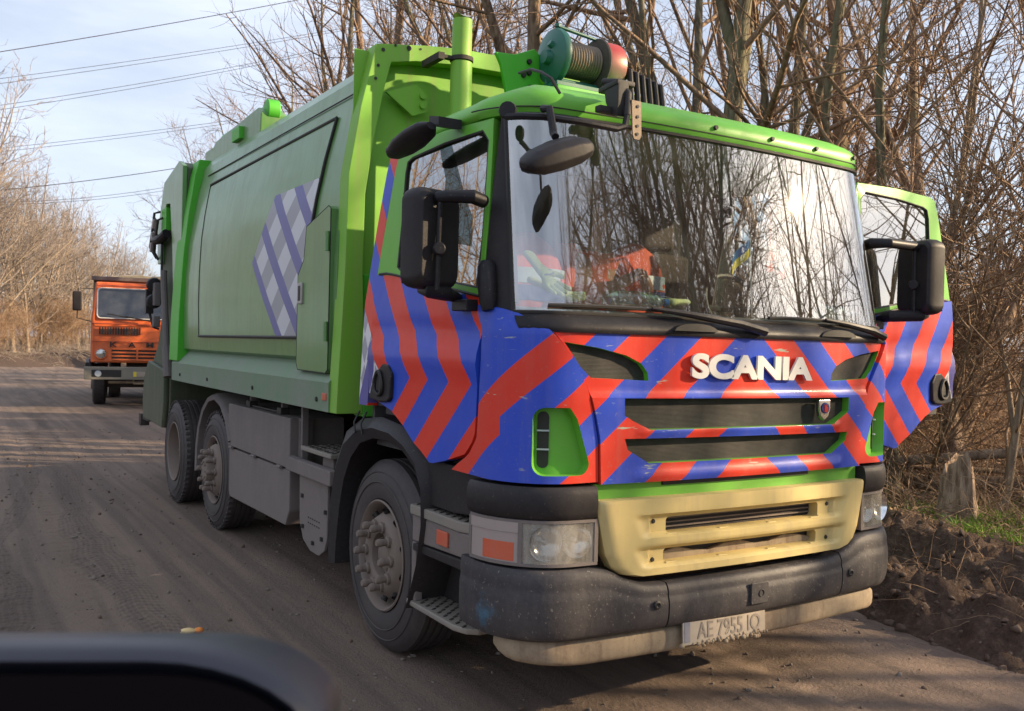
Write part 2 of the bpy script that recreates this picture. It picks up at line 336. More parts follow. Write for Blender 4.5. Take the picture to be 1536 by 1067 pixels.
def text_mesh(name, body, width, height, depth, mat, mtx, parent, bold=0.0):
    cu = bpy.data.curves.new(name, 'FONT'); cu.body = body; cu.extrude = .02; cu.offset = bold; cu.size = 1
    t = bpy.data.objects.new(name, cu); col.objects.link(t); dg = bpy.context.evaluated_depsgraph_get(); dg.update()
    me = bpy.data.meshes.new_from_object(t.evaluated_get(dg)); bpy.data.objects.remove(t)
    xs = [v.co.x for v in me.vertices]; ys = [v.co.y for v in me.vertices]; zs = [v.co.z for v in me.vertices]
    cx, cy, cz = (min(xs)+max(xs))/2, (min(ys)+max(ys))/2, (min(zs)+max(zs))/2
    for v in me.vertices:
        v.co = mtx @ Vector(((v.co.x-cx)*width/(max(xs)-min(xs)), (v.co.y-cy)*height/(max(ys)-min(ys)), (v.co.z-cz)*depth/(max(zs)-min(zs))))
    me.materials.clear(); me.materials.append(mat)
    o = bpy.data.objects.new(name, me); col.objects.link(o); o.parent = parent
    return o
XZ = Matrix(((1, 0, 0, 0), (0, 0, -1, 0), (0, 1, 0, 0), (0, 0, 0, 1)))    # text plane -> facing -Y

# ------------------------------------------------------------ cab surface (plan curve swept in height)
W = 1.25
YF = [(0, -1.37), (1.76, -1.37), (1.82, -1.33), (2.72, -1.17), (3, -1.11)]
PL = []
for i in range(61):
    x = .98*i/60; PL.append((x, .05*x*x))
for i in range(1, 31):
    a = math.pi/2*i/30; x = .98+(W-.98)*math.sin(a); PL.append((x, .05*x*x+.30*(1-math.cos(a))))
SS = [0]
for a, b in zip(PL, PL[1:]): SS.append(SS[-1]+math.hypot(b[0]-a[0], b[1]-a[1]))
SC = SS[-1]; YJ = PL[-1][1]
import bisect
def plan(a):
    if a >= SC: return W, YJ+a-SC, 1.0, 0.0
    i = min(max(bisect.bisect(SS, a)-1, 0), len(PL)-2); t = (a-SS[i])/(SS[i+1]-SS[i])
    def nrm(k):
        k0, k1 = max(k-1, 0), min(k+1, len(PL)-1); dx, dy = PL[k1][0]-PL[k0][0], PL[k1][1]-PL[k0][1]; l = math.hypot(dx, dy)
        if k == 0: return 0., -1.
        if k == len(PL)-1: return 1., 0.
        return dy/l, -dx/l
    n0, n1 = nrm(i), nrm(i+1); nx, ny = n0[0]+(n1[0]-n0[0])*t, n0[1]+(n1[1]-n0[1])*t; l = math.hypot(nx, ny)
    return PL[i][0]+(PL[i+1][0]-PL[i][0])*t, PL[i][1]+(PL[i+1][1]-PL[i][1])*t, nx/l, ny/l
def tilt(z): return max(0, z-1.9)*.035
def CS(s, z, off=0.):
    x, y, nx, ny = plan(abs(s)); sg = -1 if s < 0 else 1
    return Vector((sg*(x+nx*off-tilt(z)), lerp_tab(YF, z)+y+ny*off, z))
def s_of_y(y, z): return SC+(y-lerp_tab(YF, z)-YJ)
def cs_panel(sl, sr, z0, z1, off, thick, nz_=12, ns=12, zs=None, offf=None):
    """sl,sr functions or tables of z"""
    fl = sl if callable(sl) else (lambda z: lerp_tab(sl, z)); fr = sr if callable(sr) else (lambda z: lerp_tab(sr, z))
    zs = zs or [z0+(z1-z0)*i/nz_ for i in range(nz_+1)]
    A, B_, U = [], [], []
    for z in zs:
        a, b = fl(z), fr(z); ra, rb, ru = [], [], []
        for j in range(ns+1):
            s = a+(b-a)*j/ns; o_ = off+(offf(s, z) if offf else 0)
            ra.append(CS(s, z, o_)); rb.append(CS(s, z, off-thick)); ru.append((s, z))
        A.append(ra); B_.append(rb); U.append(ru)
    return solid(A, B_, U)
def cutter(bm, mat):
    bmesh.ops.recalc_face_normals(bm, faces=bm.faces); me = bpy.data.meshes.new('cutter'); bm.to_mesh(me); bm.free(); me.materials.append(mat)
    o = bpy.data.objects.new('cutter', me); col.objects.link(o); return o
def rnd(z0, z1, s0, s1, r, n=5):
    """rows of a rounded rectangle as z -> (s0,s1) tables"""
    L_, R_ = [], []
    for k in range(n+1):
        a = math.pi/2*k/n; z = z0+r*(1-math.cos(a)); d = r*(1-math.sin(a)); L_.append((z, s0+d)); R_.append((z, s1-d))
    for k in range(n, -1, -1):
        a = math.pi/2*k/n; z = z1-r*(1-math.cos(a)); d = r*(1-math.sin(a)); L_.append((z, s0+d)); R_.append((z, s1-d))
    return L_, R_, [q[0] for q in L_]

# ============================================================ GARBAGE TRUCK
T = empty('garbage_truck', (0, 0, 0), label='green refuse truck with red and blue striped cab and one door swung open', cat='truck')

# ---- front panel with grille openings
SF = [(1.10, .853), (1.30, .862), (1.40, .885), (1.522, .922), (1.65, 1.0), (1.72, 1.055), (1.772, 1.105), (1.84, 1.22), (1.87, 1.41)]
sfm = lambda z: lerp_tab(SF, z)-.007
def relief(s, z):
    o_ = 0
    if z < 1.50: o_ += .016*min(1, (1.50-z)/.02)
    if abs(s) < .66:
        for c, h in ((1.325, .03), (1.13, .035)):
            o_ += .014*max(0, 1-abs(z-c)/h)
    return o_
zs = [1.105+.0162*i for i in range(41)]
fp = cs_panel(lambda z: -sfm(z), sfm, 0, 0, .0, .05, ns=72, zs=zs, offf=relief)
front = finish(fp, 'front_panel', M['front'], T)
def xz_cut(poly, y0=-1.55, y1=-1.2):
    bm = BM(); prism(bm, poly, 'y', y0, y1); return cutter(bm, M['green'])
def mirror_poly(p): return [(-x, z) for x, z in p][::-1]
g1 = [(-.735, 1.474), (-.735, 1.40), (-.69, 1.375), (-.60, 1.335), (.60, 1.332), (.69, 1.37), (.738, 1.395), (.738, 1.466)]
g2 = [(-.73, 1.298), (-.715, 1.25), (-.60, 1.187), (.60, 1.183), (.715, 1.245), (.73, 1.288)]
wd = [(-1.03, 1.712), (-.86, 1.69), (-.72, 1.66), (-.64, 1.625), (-.605, 1.585), (-.60, 1.55), (-.90, 1.562), (-.955, 1.61)]
boolean(front, [xz_cut(g1), xz_cut(g2), xz_cut(wd), xz_cut(mirror_poly(wd))])
for gz in ((1.31, 1.49, .76), (1.17, 1.31, .75)):
    finish(cs_panel(lambda z, q=gz: -q[2], lambda z, q=gz: q[2], gz[0], gz[1], -.026, .015, 4, 40), 'grille', M['grille'], T)
for sg in (-1, 1):
    a, b = sorted((sg*1.06, sg*.59))
    finish(cs_panel(lambda z: a, lambda z: b, 1.54, 1.72, -.03, .012, 5, 14), 'side_grille', M['grille'], T)
# lettering and emblem
text_mesh('lettering', 'SCANIA', .80, .116, .012, M['white'], Matrix.Translation((.022, -1.383, 1.615)) @ Matrix.Rotation(R(.7), 4, 'Y') @ XZ, T, .045)
bm = BM(); sh = [(-.042, .045), (.042, .045), (.044, 0), (.03, -.04), (0, -.062), (-.03, -.04), (-.044, 0)]
prism(bm, [(.523+x, 1.412+z) for x, z in sh], 'y', -1.385, -1.36); em = finish(bm, 'emblem', M['chrome'], T, .006)
bm = BM(); lathe(bm, [(0, .004), (.026, .004), (.028, 0)], (.523, -1.387, 1.415), (0, -1, 0), 24); ed = finish(bm, 'emblem_disc', M['navy'], em)
bm = BM()
for p in ([(-.012, -.018), (.004, -.02), (.014, -.008), (.012, .006), (.002, .004), (.006, .02), (-.006, .012), (-.014, .02), (-.012, 0)],):
    prism(bm, [(.523+x, 1.415+z) for x, z in p], 'y', -1.395, -1.389)
finish(bm, 'emblem_figure', M['lampred'], em)
# ---- corner panels with vents
for sg in (-1, 1):
    seam = [(1.10, 1.70), (1.12, 1.68), (1.148, 1.63), (1.20, 1.53), (1.28, 1.46), (1.40, 1.45), (1.87, 1.425)]
    fi = lambda z: lerp_tab(seam, z); ff = lambda z: max(lerp_tab(SF, z), 0)
    swell = lambda s, z: .018*max(0, math.sin(math.pi*min(1, max(0, (abs(s)-.85)/.6))))
    zs = [1.115+.0188*i for i in range(41)]
    fa = (lambda z: -fi(z)) if sg < 0 else ff; fb = (lambda z: -ff(z)) if sg < 0 else fi
    cp = finish(cs_panel(fa, fb, 0, 0, .004, .075, ns=30, zs=zs, offf=swell), 'corner_panel', M['front'], T)
    vl, vr, vz = rnd(1.148, 1.435, .905, 1.155, .05)
    vl2 = [(z, max(s, .905+max(0, z-1.30)*.75)) for z, s in vl]
    A_, B_ = (lambda z: lerp_tab(vl2, z)), (lambda z: lerp_tab(vr, z))
    a_, b_ = (A_, B_) if sg > 0 else ((lambda z: -B_(z)), (lambda z: -A_(z)))
    boolean(cp, [cutter(cs_panel(a_, b_, 0, 0, .09, .132, ns=10, zs=vz), M['green'])])
    sl, sr, sz = rnd(1.175, 1.415, 1.085, 1.142, .025)
    a_, b_ = ((lambda z: lerp_tab(sl, z)), (lambda z: lerp_tab(sr, z))) if sg > 0 else ((lambda z: -lerp_tab(sr, z)), (lambda z: -lerp_tab(sl, z)))
    sv = finish(cs_panel(a_, b_, 0, 0, -.036, .01, ns=4, zs=sz), 'vent_slot', M['seal'], cp)
    for z in (1.255, 1.335):
        u0, u1 = (1.085, 1.142) if sg > 0 else (-1.142, -1.085)
        finish(cs_panel(lambda z_: u0, lambda z_: u1, z-.003, z+.003, -.022, .012, 1, 4), 'vent_fin', M['band'], cp)
    # black seal between windscreen and panel
    finish(cs_panel((lambda z: -1.40) if sg < 0 else (lambda z: 1.235), (lambda z: -1.235) if sg < 0 else (lambda z: 1.40), 1.84, 1.90, .002, .04, 3, 6), 'corner_seal', M['black'], T)
# ---- cowl below the windscreen
cw = cs_panel(lambda z: -1.22, lambda z: 1.22, 0, 0, .012, .07, ns=60, zs=[1.752, 1.765, 1.78, 1.80, 1.815, 1.825, 1.835], offf=lambda s, z: .018*math.sin(math.pi*min(1, max(0, (z-1.752)/.083))))
# clip the cowl to the panel line
cowl = finish(cw, 'windscreen_cowl', M['dusty'] if False else M['black'], T)
for x0 in (-.36, .62):
    bm = BM(); c = CS(x0, 1.775, .03); pts = [(c.x+math.cos(a)*.13, c.z+max(-.012, math.sin(a)*.035)) for a in [i*math.pi/10 for i in range(11)]]
    prism(bm, pts, 'y', c.y-.012, c.y+.03); finish(bm, 'cowl_recess', M['seal'], cowl)
# ---- windscreen
ws = cs_panel(lambda z: -lerp_tab([(1.83, 1.225), (2.71, 1.225)], z), lambda z: 1.225, 0, 0, .006, .006, ns=72, zs=[1.83+.0218*i for i in range(41)])
wscr = finish(ws, 'windscreen', M['glass'], T)
bm = BM()
for z in (1.833, 2.706): pass
pts = [CS(s, z, .012) for s, z in [(-1.225+2.45*i/60, 1.835) for i in range(61)]]; tube(bm, pts, .009, 6)
pts = [CS(s, 2.705, .012) for s in [-1.225+2.45*i/60 for i in range(61)]]; tube(bm, pts, .009, 6)
for sg in (-1, 1): tube(bm, [CS(sg*1.228, 1.835+.87*i/10, .010) for i in range(11)], .009, 6)
finish(bm, 'windscreen_seal', M['seal'], T)
# sticker
st_ = cs_panel(lambda z: 1.09, lambda z: 1.125, 1.86, 1.93, -.004, .001, 3, 3); finish(st_, 'sticker', M['band'], wscr)
# ---- A pillars (black)
for sg in (-1, 1):
    pb = lambda z: s_of_y(-.992, z)
    a_, b_ = ((lambda z: -pb(z)), (lambda z: -1.232)) if sg < 0 else ((lambda z: 1.232), pb)
    finish(cs_panel(a_, b_, 1.875, 2.72, .0, .07, 14, 8), 'door_pillar', M['blackclean'], T)
    bm = BM(); c = [CS(sg*1.345, z, .015) for z in (1.84, 1.88, 1.95, 2.03, 2.055)]
    tube(bm, c, [.030, .042, .046, .044, .03], 12); finish(bm, 'grab_handle', M['black'], T)
# ---- roof (loft)
def ringpts(z, inset, back):
    r_ = []
    n = 40; smax = SC
    for i in range(-n, n+1):
        ex = .026*min(1, max(0, (abs(i)/n*smax-1.0)/.3)) if inset < .03 else 0
        p = CS(smax*i/n, min(z, 2.72), -inset-ex); kz = min(1, max(0, (abs(i)/n*smax-1.1)/.35)); r_.append(Vector((p.x, p.y, 2.705+(z-2.705)*(1-.28*kz))))
    xr = W-tilt(2.72)-inset-(.026 if inset < .03 else 0)
    z = 2.705+(z-2.705)*.72
    for k in range(1, 11): r_.append(Vector((xr, r_[2*n].y+(back-r_[2*n].y)*k/10, z)))
    for k in range(1, 16): r_.append(Vector((xr-2*xr*k/16, back, z)))
    for k in range(0, 10): r_.append(Vector((-xr, back+(r_[0].y-back)*k/10, z)))
    return r_
bm = BM(); rings = []
for z, ins, back in ((2.705, .015, .16), (2.712, -.012, .165), (2.74, -.024, .16), (2.775, -.022, .15), (2.80, -.012, .13), (2.83, .03, .09), (2.865, .10, .02), (2.90, .22, -.08), (2.93, .40, -.25), (2.945, .62, -.45)):
    rings.append([bm.verts.new(p) for p in ringpts(z, ins, back)])
n = len(rings[0])
for a, b in zip(rings, rings[1:]):
    for k in range(n): bm.faces.new((a[k], a[(k+1) % n], b[(k+1) % n], b[k]))
bm.faces.new(rings[-1]); bm.faces.new(rings[0][::-1])
roof = finish(bm, 'roof', M['green'], T, sharp=50)
bm = BM(); tube(bm, [CS(-1.395+2.79*i/70, 2.738, .026) for i in range(71)], .0035, 5); finish(bm, 'roof_trim', M['seal'], roof)
for x in (-.12, .33, .68, 1.02):
    bm = BM(); p = CS(x, 2.72, .026); p.z = 2.768; lathe(bm, [(0, .012), (.010, .012), (.012, 0)], p, (0, -1, 0), 12); finish(bm, 'roof_bolt', M['seal'], roof)
bm = BM(); tube(bm, [(-1.02, -1.22, 2.775), (-1.055, -1.20, 2.84), (-1.05, -1.12, 2.885), (-1.03, -1.0, 2.93), (-1.0, -.85, 2.955)], .007, 6); finish(bm, 'roof_cable', M['seal'], roof)
# ---- cab shell: floor, rear wall, sides behind the doors, lower sides
bm = BM(); prism(bm, [(.33, 1.15), (.30, 1.89), (.10, 2.6), (.03, 2.72), (.0, 2.72), (.07, 2.6), (.27, 1.89), (.30, 1.15)], 'x', -1.19, 1.19); finish(bm, 'rear_wall', M['interior'], T)
bm = BM(); box(bm, -1.17, 1.17, -1.1, .30, 1.12, 1.16); finish(bm, 'cab_floor', M['interior'], T)
def side_sheet(poly_l, poly_r, z0, z1, sg, off, thick, nz_=24, ns=8):
    """(z -> y) tables on the side of the cab"""
    A, B_, U = [], [], []
    for i in range(nz_+1):
        z = z0+(z1-z0)*i/nz_; a, b = lerp_tab(poly_l, z), lerp_tab(poly_r, z); ra, rb, ru = [], [], []
        for j in range(ns+1):
            y = a+(b-a)*j/ns; s = s_of_y(y, z)
            def pt(o_):
                p = CS(s, z, o_); return Vector((sg*p.x, p.y, p.z))
            o2 = off(y, z) if callable(off) else off
            ra.append(pt(o2)); rb.append(pt(-thick)); ru.append((y, z))
        A.append(ra); B_.append(rb); U.append(ru)
    return solid(A, B_, U)
REAR = [(1.13, .40), (1.40, .378), (1.89, .33), (2.30, .22), (2.60, .125), (2.74, .06)]
DREAR = [(1.13, .28), (1.40, .245), (1.52, .235), (1.89, .20), (2.30, .10), (2.60, 0.0), (2.70, -.05)]
for sg in (-1, 1):
    bm = side_sheet([(z, y+.010) for z, y in DREAR], REAR, 1.34, 2.72, sg, .0, .06, 24, 3)
    finish(bm, 'rear_pillar', M['door'], T)
    bm = side_sheet([(z, y-.06) for z, y in DREAR], [(z, y-.01) for z, y in REAR], 1.34, 2.70, sg, -.064, .075, 16, 3); finish(bm, 'pillar_trim', M['interior'], T)

def fbm_(y, z): return noise.noise(Vector((y*4, z*4, 1.3)))
# ---- door assembly, built closed on the right side (x<0), optionally swung on its front hinge
def build_door(sg, angle):
    parts = []
    def off(y, z):
        o_ = .004+.020*max(0, 1-abs(z-1.62)/.10) - .012*max(0, 1-abs(z-1.74)/.05)+.004*fbm_(y, z)
        return o_
    front_l = [(1.12, -.62), (1.148, -.775), (1.20, -.86), (1.28, -.975), (1.40, -.985), (1.92, -1.005)]
    botl = [(1.12, -.56), (1.15, -.70), (1.20, -.88), (1.28, -.958), (1.40, -.968), (1.92, -.995)]
    rear_l = [(1.12, -.52), (1.15, -.46), (1.20, -.33), (1.28, -.20), (1.36, .0), (1.39, .235), (1.52, .235), (1.89, .20), (2.05, .165)]
    A, B_, U = [], [], []; top = lambda y: 1.90+.155*min(1, max(0, (y+.98)/1.0))
    zn = [0, .03, .06, .1, .14, .18, .23, .28, .33, .38, .44, .5, .56, .62, .68, .74, .8, .86, .92, .96, 1]
    for t in zn:
        ra, rb, ru = [], [], []
        for j in range(15):
            z = 1.12+(1.90-1.12)*t; a, b = lerp_tab(botl, z), lerp_tab(rear_l, z); y = a+(b-a)*j/14
            zz = z+(top(y)-1.90)*max(0, (t-.4)/.6)
            s = s_of_y(y, zz)
            for arr, o_ in ((ra, off(y, zz)), (rb, -.055)):
                p = CS(s, zz, o_); arr.append(Vector((sg*p.x, p.y, p.z)))
            ru.append((y, zz))
        A.append(ra); B_.append(rb); U.append(ru)
    d = finish(solid(A, B_, U), 'door', M['door'], T); parts.append(d)
    # window frame (green): quad-strip ring
    def P(y, z, o_):
        p = CS(s_of_y(y, z), z, o_); return Vector((sg*p.x, p.y, p.z))
    outer = [(-.990, 1.905), (-.985, 2.30), (-.960, 2.60), (-.93, 2.700), (-.55, 2.712), (-.10, 2.712), (-.03, 2.68), (.02, 2.58), (.09, 2.30), (.18, 1.96), (.165, 2.055), (-.45, 1.988)]
    outer = [(-.990, 1.905), (-.985, 2.30), (-.965, 2.60), (-.955, 2.700), (-.55, 2.712), (-.10, 2.712), (-.04, 2.695), (.005, 2.60), (.10, 2.30), (.17, 2.057), (-.10, 2.038), (-.55, 1.973)]
    inner = [(-.956, 1.940), (-.955, 2.30), (-.940, 2.60), (-.90, 2.650), (-.55, 2.652), (-.20, 2.640), (-.145, 2.625), (-.125, 2.57), (-.11, 2.30), (-.085, 2.085), (-.13, 2.062), (-.55, 1.998)]
    bm = BM(); n = len(outer); V = [[bm.verts.new(P(y, z, o_)) for y, z in L_] for L_, o_ in ((outer, -.05), (outer, .004), (inner, .004), (inner, -.012), (inner, -.05))]
    for a, b in zip(V, V[1:]+V[:1]):
        for k in range(n): bm.faces.new((a[k], a[(k+1) % n], b[(k+1) % n], b[k]))
    fr = finish(bm, 'window_frame', M['green'], d, .004, 2); parts.append(fr)
    bm = BM(); tube(bm, [P(y, z, -.004) for y, z in inner+inner[:1]], .008, 6); parts.append(finish(bm, 'window_seal', M['seal'], d))
    bm = BM(); f = [bm.verts.new(P(y, z, -.010)) for y, z in inner]; b = [bm.verts.new(P(y, z, -.015)) for y, z in inner]
    bm.faces.new(f); bm.faces.new(b[::-1])
    for k in range(n): bm.faces.new((f[k], f[(k+1) % n], b[(k+1) % n], b[k]))
    parts.append(finish(bm, 'window', M['sideglass'], d))
    # waist trim and handle pocket
    bm = BM(); tube(bm, [P(y, top(y)+.004, .006) for y in [-.97+1.1*i/12 for i in range(13)]], .007, 6); parts.append(finish(bm, 'waist_trim', M['seal'], d))
    bm = BM(); hp = [(-.085, 1.40), (-.10, 1.52), (-.06, 1.575), (.02, 1.58), (.10, 1.53), (.165, 1.45), (.19, 1.385), (.05, 1.372), (-.05, 1.38)]
    if sg: prism(bm, hp, 'x', sg*(W-.02), sg*(W+.026))
    h = finish(bm, 'door_handle', M['black'], d, .012, 2); parts.append(h)
    bm = BM(); loop = [(.045+.05*math.cos(a)*(1-.3*math.sin(a)), 1.475+.062*math.sin(a)) for a in [i*math.pi/9 for i in range(19)]]
    tube(bm, [(sg*(W+.034), y, z) for y, z in loop], .011, 6, cap=False); box(bm, sg*(W+.024), sg*(W+.03), .01, .08, 1.435, 1.52); parts.append(finish(bm, 'handle_grip', M['seal'], d))
    # mirrors: arm, big rear-view housing, wide angle housing
    my = -.84 if sg < 0 else -.64
    bm = BM(); tube(bm, [(sg*1.255, -1.0, 2.315), (sg*1.33, -1.03, 2.325), (sg*1.41, -.98, 2.325), (sg*1.44, my-.10, 2.325), (sg*1.43, my, 2.31)], [.03, .032, .028, .028, .022], 10)
    tube(bm, [(sg*1.44, my-.10, 2.33), (sg*1.445, my-.10, 1.92)], .012, 8); tube(bm, [(sg*1.26, -.80, 1.90), (sg*1.36, -.86, 1.915), (sg*1.46, my-.04, 1.925), (sg*1.45, my+.05, 1.93)], [.02, .035, .035, .02], 10)
    box(bm, sg*1.25, sg*1.31, -.96, -.82, 1.84, 1.89)
    lathe(bm, [(0, .016), (.026, .016), (.03, 0), (.03, -.01)], (sg*1.445, my-.11, 2.10), (sg*.3, -1, 0), 14)
    arm = finish(bm, 'mirror_arm', M['black'], d, .004, 1); parts.append(arm)
    def housing(c, wx, hz, dep, ang, name, mat, rollz=0):
        """rounded box: width wx across, height hz, depth dep; front faces -Y rotated by ang about z"""
        bm = BM(); rows = []
        for t, k in ((0, .86), (.12, .95), (.35, 1.0), (.7, 1.0), (.95, .97), (1, .94)):
            y = -dep/2+dep*t; ring = []
            hw, hh = wx/2*k, hz/2*k; rr = min(hw, hh)*.42
            for cx, cz, a0 in ((1, 1, 0), (-1, 1, 90), (-1, -1, 180), (1, -1, 270)):
                for q in range(6):
                    a = R(a0+90*q/5); ring.append(Vector((cx*(hw-rr)+rr*math.cos(a), y, cz*(hh-rr)+rr*math.sin(a))))
            rows.append(ring)
        m = Matrix.Translation(c) @ Matrix.Rotation(ang, 4, 'Z') @ Matrix.Rotation(rollz, 4, 'Y')
        V = [[bm.verts.new(m @ p) for p in r_] for r_ in rows]; n = len(V[0])
        for a, b in zip(V, V[1:]):
            for k in range(n): bm.faces.new((a[k], a[(k+1) % n], b[(k+1) % n], b[k]))
        bm.faces.new(V[0][::-1]); bm.faces.new(V[-1])
        o = finish(bm, name, mat, d, .012, 2, sharp=60); parts.append(o)
        bm = BM(); hw, hh = wx/2*.85, hz/2*.9; v = [bm.verts.new(m @ Vector((a*hw, dep/2+.003, b*hh))) for a, b in ((-1, -1), (1, -1), (1, 1), (-1, 1))]; bm.faces.new(v)
        parts.append(finish(bm, 'mirror_glass', M['mirrorglass'], d))
        return o
    housing(Vector((sg*1.43, my, 2.15)), .25, .44, .13, sg*R(-16), 'side_mirror', M['blackclean'])
    # kerb mirror above the window
    if sg < 0:
        bm = BM(); m = Matrix.Translation((sg*1.37, -.47, 2.655)) @ Matrix.Rotation(R(-8), 4, 'X') @ Matrix.Rotation(sg*R(-20), 4, 'Y')
        prof = [(-.26, .02, .012), (-.22, .045, .024), (-.10, .065, .033), (.02, .068, .036), (.14, .055, .033), (.20, .025, .016)]; rings = []
        for y, hx, hz in prof: rings.append([bm.verts.new(m @ Vector((math.cos(a)*hx, -y-.03, math.sin(a)*hz))) for a in [k*math.pi/7 for k in range(14)]])
        for a, b in zip(rings, rings[1:]):
            for k in range(14): bm.faces.new((a[k], a[(k+1) % 14], b[(k+1) % 14], b[k]))
        bm.faces.new(rings[0][::-1]); bm.faces.new(rings[-1])
        obox(bm, (sg*1.29, -.68, 2.715), (1, 0, 0), (0, 1, .2), (0, 0, 1), .06, .05, .022)
        parts.append(finish(bm, 'kerb_mirror', M['blackclean'], d, 0, sharp=55))
    # inner door card
    bm = BM(); box(bm, sg*(W-.075), sg*(W-.06), -.93, .15, 1.30, 1.90); parts.append(finish(bm, 'door_card', M['interior'], d, .01))
    if angle:
        hin = Vector((sg*1.245, -.99, 0)); m = Matrix.Translation(hin+Vector((sg*.03, 0, 0))) @ Matrix.Rotation(-sg*angle, 4, 'Z') @ Matrix.Translation(-hin)
        for o in parts:
            for v in o.data.vertices: v.co = m @ v.co
            o.data.update()
    return d
dr = build_door(-1, 0)
dl = build_door(1, R(81)); dl['label'] = 'striped cab door swung wide open'

# ---- front mirror on its rod, clamp bracket, washers
bm = BM()
tube(bm, [(-1.235, -1.14, 2.66), (-1.22, -1.24, 2.645), (-1.16, -1.30, 2.64), (-1.0, -1.33, 2.638), (-.80, -1.335, 2.635), (-.755, -1.335, 2.65), (-.74, -1.33, 2.70), (-.74, -1.30, 2.77)], .015, 8)
tube(bm, [(-1.165, -1.31, 2.67), (-1.165, -1.36, 2.66), (-1.168, -1.39, 2.58), (-1.17, -1.40, 2.55), (-1.18, -1.43, 2.53)], .016, 8)
lathe(bm, [(0, .02), (.035, .02), (.04, 0), (.03, -.02)], (-1.225, -1.13, 2.69), (-.6, -.8, 0), 12)
rod = finish(bm, 'front_mirror_arm', M['black'], T)
bm = BM(); m = Matrix.Translation((-1.19, -1.46, 2.452)) @ Matrix.Rotation(R(-20), 4, 'Y') @ Matrix.Rotation(R(16), 4, 'X'); rings = []
for t, hy, zt, zb in ((0, .03, .012, -.02), (.06, .06, .028, -.045), (.2, .08, .052, -.062), (.45, .085, .068, -.066), (.75, .08, .066, -.060), (.93, .065, .045, -.040), (1, .035, .02, -.02)):
    x = -.17+.34*t; rings.append([bm.verts.new(m @ Vector((x, cy*hy*.85, cz*.82))) for cy, cz in ((-1, zb*.3), (-.85, zt*.6), (-.4, zt), (.4, zt), (.9, zt*.7), (1, 0), (.9, zb), (0, zb*1.1), (-.7, zb))])
for a, b in zip(rings, rings[1:]):
    for q in range(9): bm.faces.new((a[q], a[(q+1) % 9], b[(q+1) % 9], b[q]))
bm.faces.new(rings[0][::-1]); bm.faces.new(rings[-1]); finish(bm, 'front_mirror', M['blackclean'], T, .012, 3, sharp=70)
bx0 = -.54
bm = BM(); obox(bm, (-.20+bx0, -1.25, 2.84), (1, 0, 0), (0, 1, -.1), (0, 0, 1), .05, .07, .012); prism(bm, [(-1.32, 2.85), (-1.21, 2.86), (-1.23, 2.77), (-1.27, 2.71), (-1.31, 2.70), (-1.32, 2.75)], 'x', -.245+bx0, -.185+bx0)
obox(bm, (-.25+bx0, -1.26, 2.73), (1, 0, 0), (0, 1, 0), (0, 0, 1), .06, .02, .015); tube(bm, [(-.24+bx0, -1.2, 2.87), (-.20+bx0, -1.27, 2.86), (-.19+bx0, -1.32, 2.80), (-.2+bx0, -1.33, 2.70)], .018, 8); finish(bm, 'clamp_bracket', M['seal'], T, .006)
bm = BM(); prism(bm, [(-.19+bx0, 2.77), (-.135+bx0, 2.77), (-.128+bx0, 2.62), (-.14+bx0, 2.60), (-.17+bx0, 2.60), (-.18+bx0, 2.62)], 'y', -1.345, -1.338); pl_ = finish(bm, 'bracket_plate', M['rope'], T, .002, 1)
for z in (2.745, 2.70, 2.66, 2.625):
    bm = BM(); lathe(bm, [(0, .003), (.007, .003), (.007, 0)], (-.155+bx0, -1.346, z), (0, -1, 0), 10); finish(bm, 'bracket_hole', M['seal'], pl_)
# ---- wipers
def wiper(s0, s1, sp, zt):
    bm = BM(); pts = [CS(s0+(s1-s0)*i/12, zt+.012*math.sin(i/12*math.pi)-.02*i/12, .03) for i in range(13)]
    tube(bm, pts, .009, 6); piv = CS(sp, 1.785, .055); mid = CS(s0+(s1-s0)*.55, zt+.005, .045)
    o = finish(bm, 'wiper', M['seal'], T)
    bm = BM(); tube(bm, [mid, mid.lerp(piv, .3)+Vector((0, -.012, .006)), mid.lerp(piv, .75)+Vector((0, -.012, .01)), piv], [.008, .015, .02, .022], 8); finish(bm, 'wiper_arm', M['black'], o)
wiper(-1.08, -.18, .06, 1.865); wiper(.14, .88, 1.0, 1.855)

# ---- lower front: green strip, yellow grille panel, cap strips, lamps, bumper, underrun bar
finish(cs_panel(lambda z: -.865, lambda z: .865, 1.035, 1.10, -.02, .04, 4, 30), 'lower_panel', M['green'], T)
bm = cs_panel(lambda z: -.50, lambda z: .45, 1.083, 1.099, -.008, .012, 2, 10); finish(bm, 'air_slot', M['seal'], T)
YL = [(.70, .69), (.712, .745), (.74, .785), (.80, .82), (1.0, .868), (1.028, .868), (1.036, .858)]
yz = sorted(set([.70, .705, .712, .722, 1.036, 1.028, 1.018]+[.73+.0095*i for i in range(30)]))
def yrel(s, z):
    a = abs(s); e = lerp_tab(YL, z); o_ = .03*min(1, max(0, e-a)/.05)**.5
    r_ = 0
    for z0_, z1_, sl_ in ((.735, .828, .10), (.866, .968, .12)):
        t = min(1, max(0, (z-z0_)/.012))*min(1, max(0, (z1_-z)/.022)); lim = .70-.05*(z1_-z)/(z1_-z0_)
        r_ += t*min(1, max(0, (lim-a)/.05))*(.55+.45*min(1, max(0, (.60-a)/.012)))
    return o_-.034*r_
yp = finish(cs_panel(lambda z: -lerp_tab(YL, z), lambda z: lerp_tab(YL, z), 0, 0, .022, .06, ns=110, zs=yz, offf=yrel), 'lower_grille', M['yellow'], T)
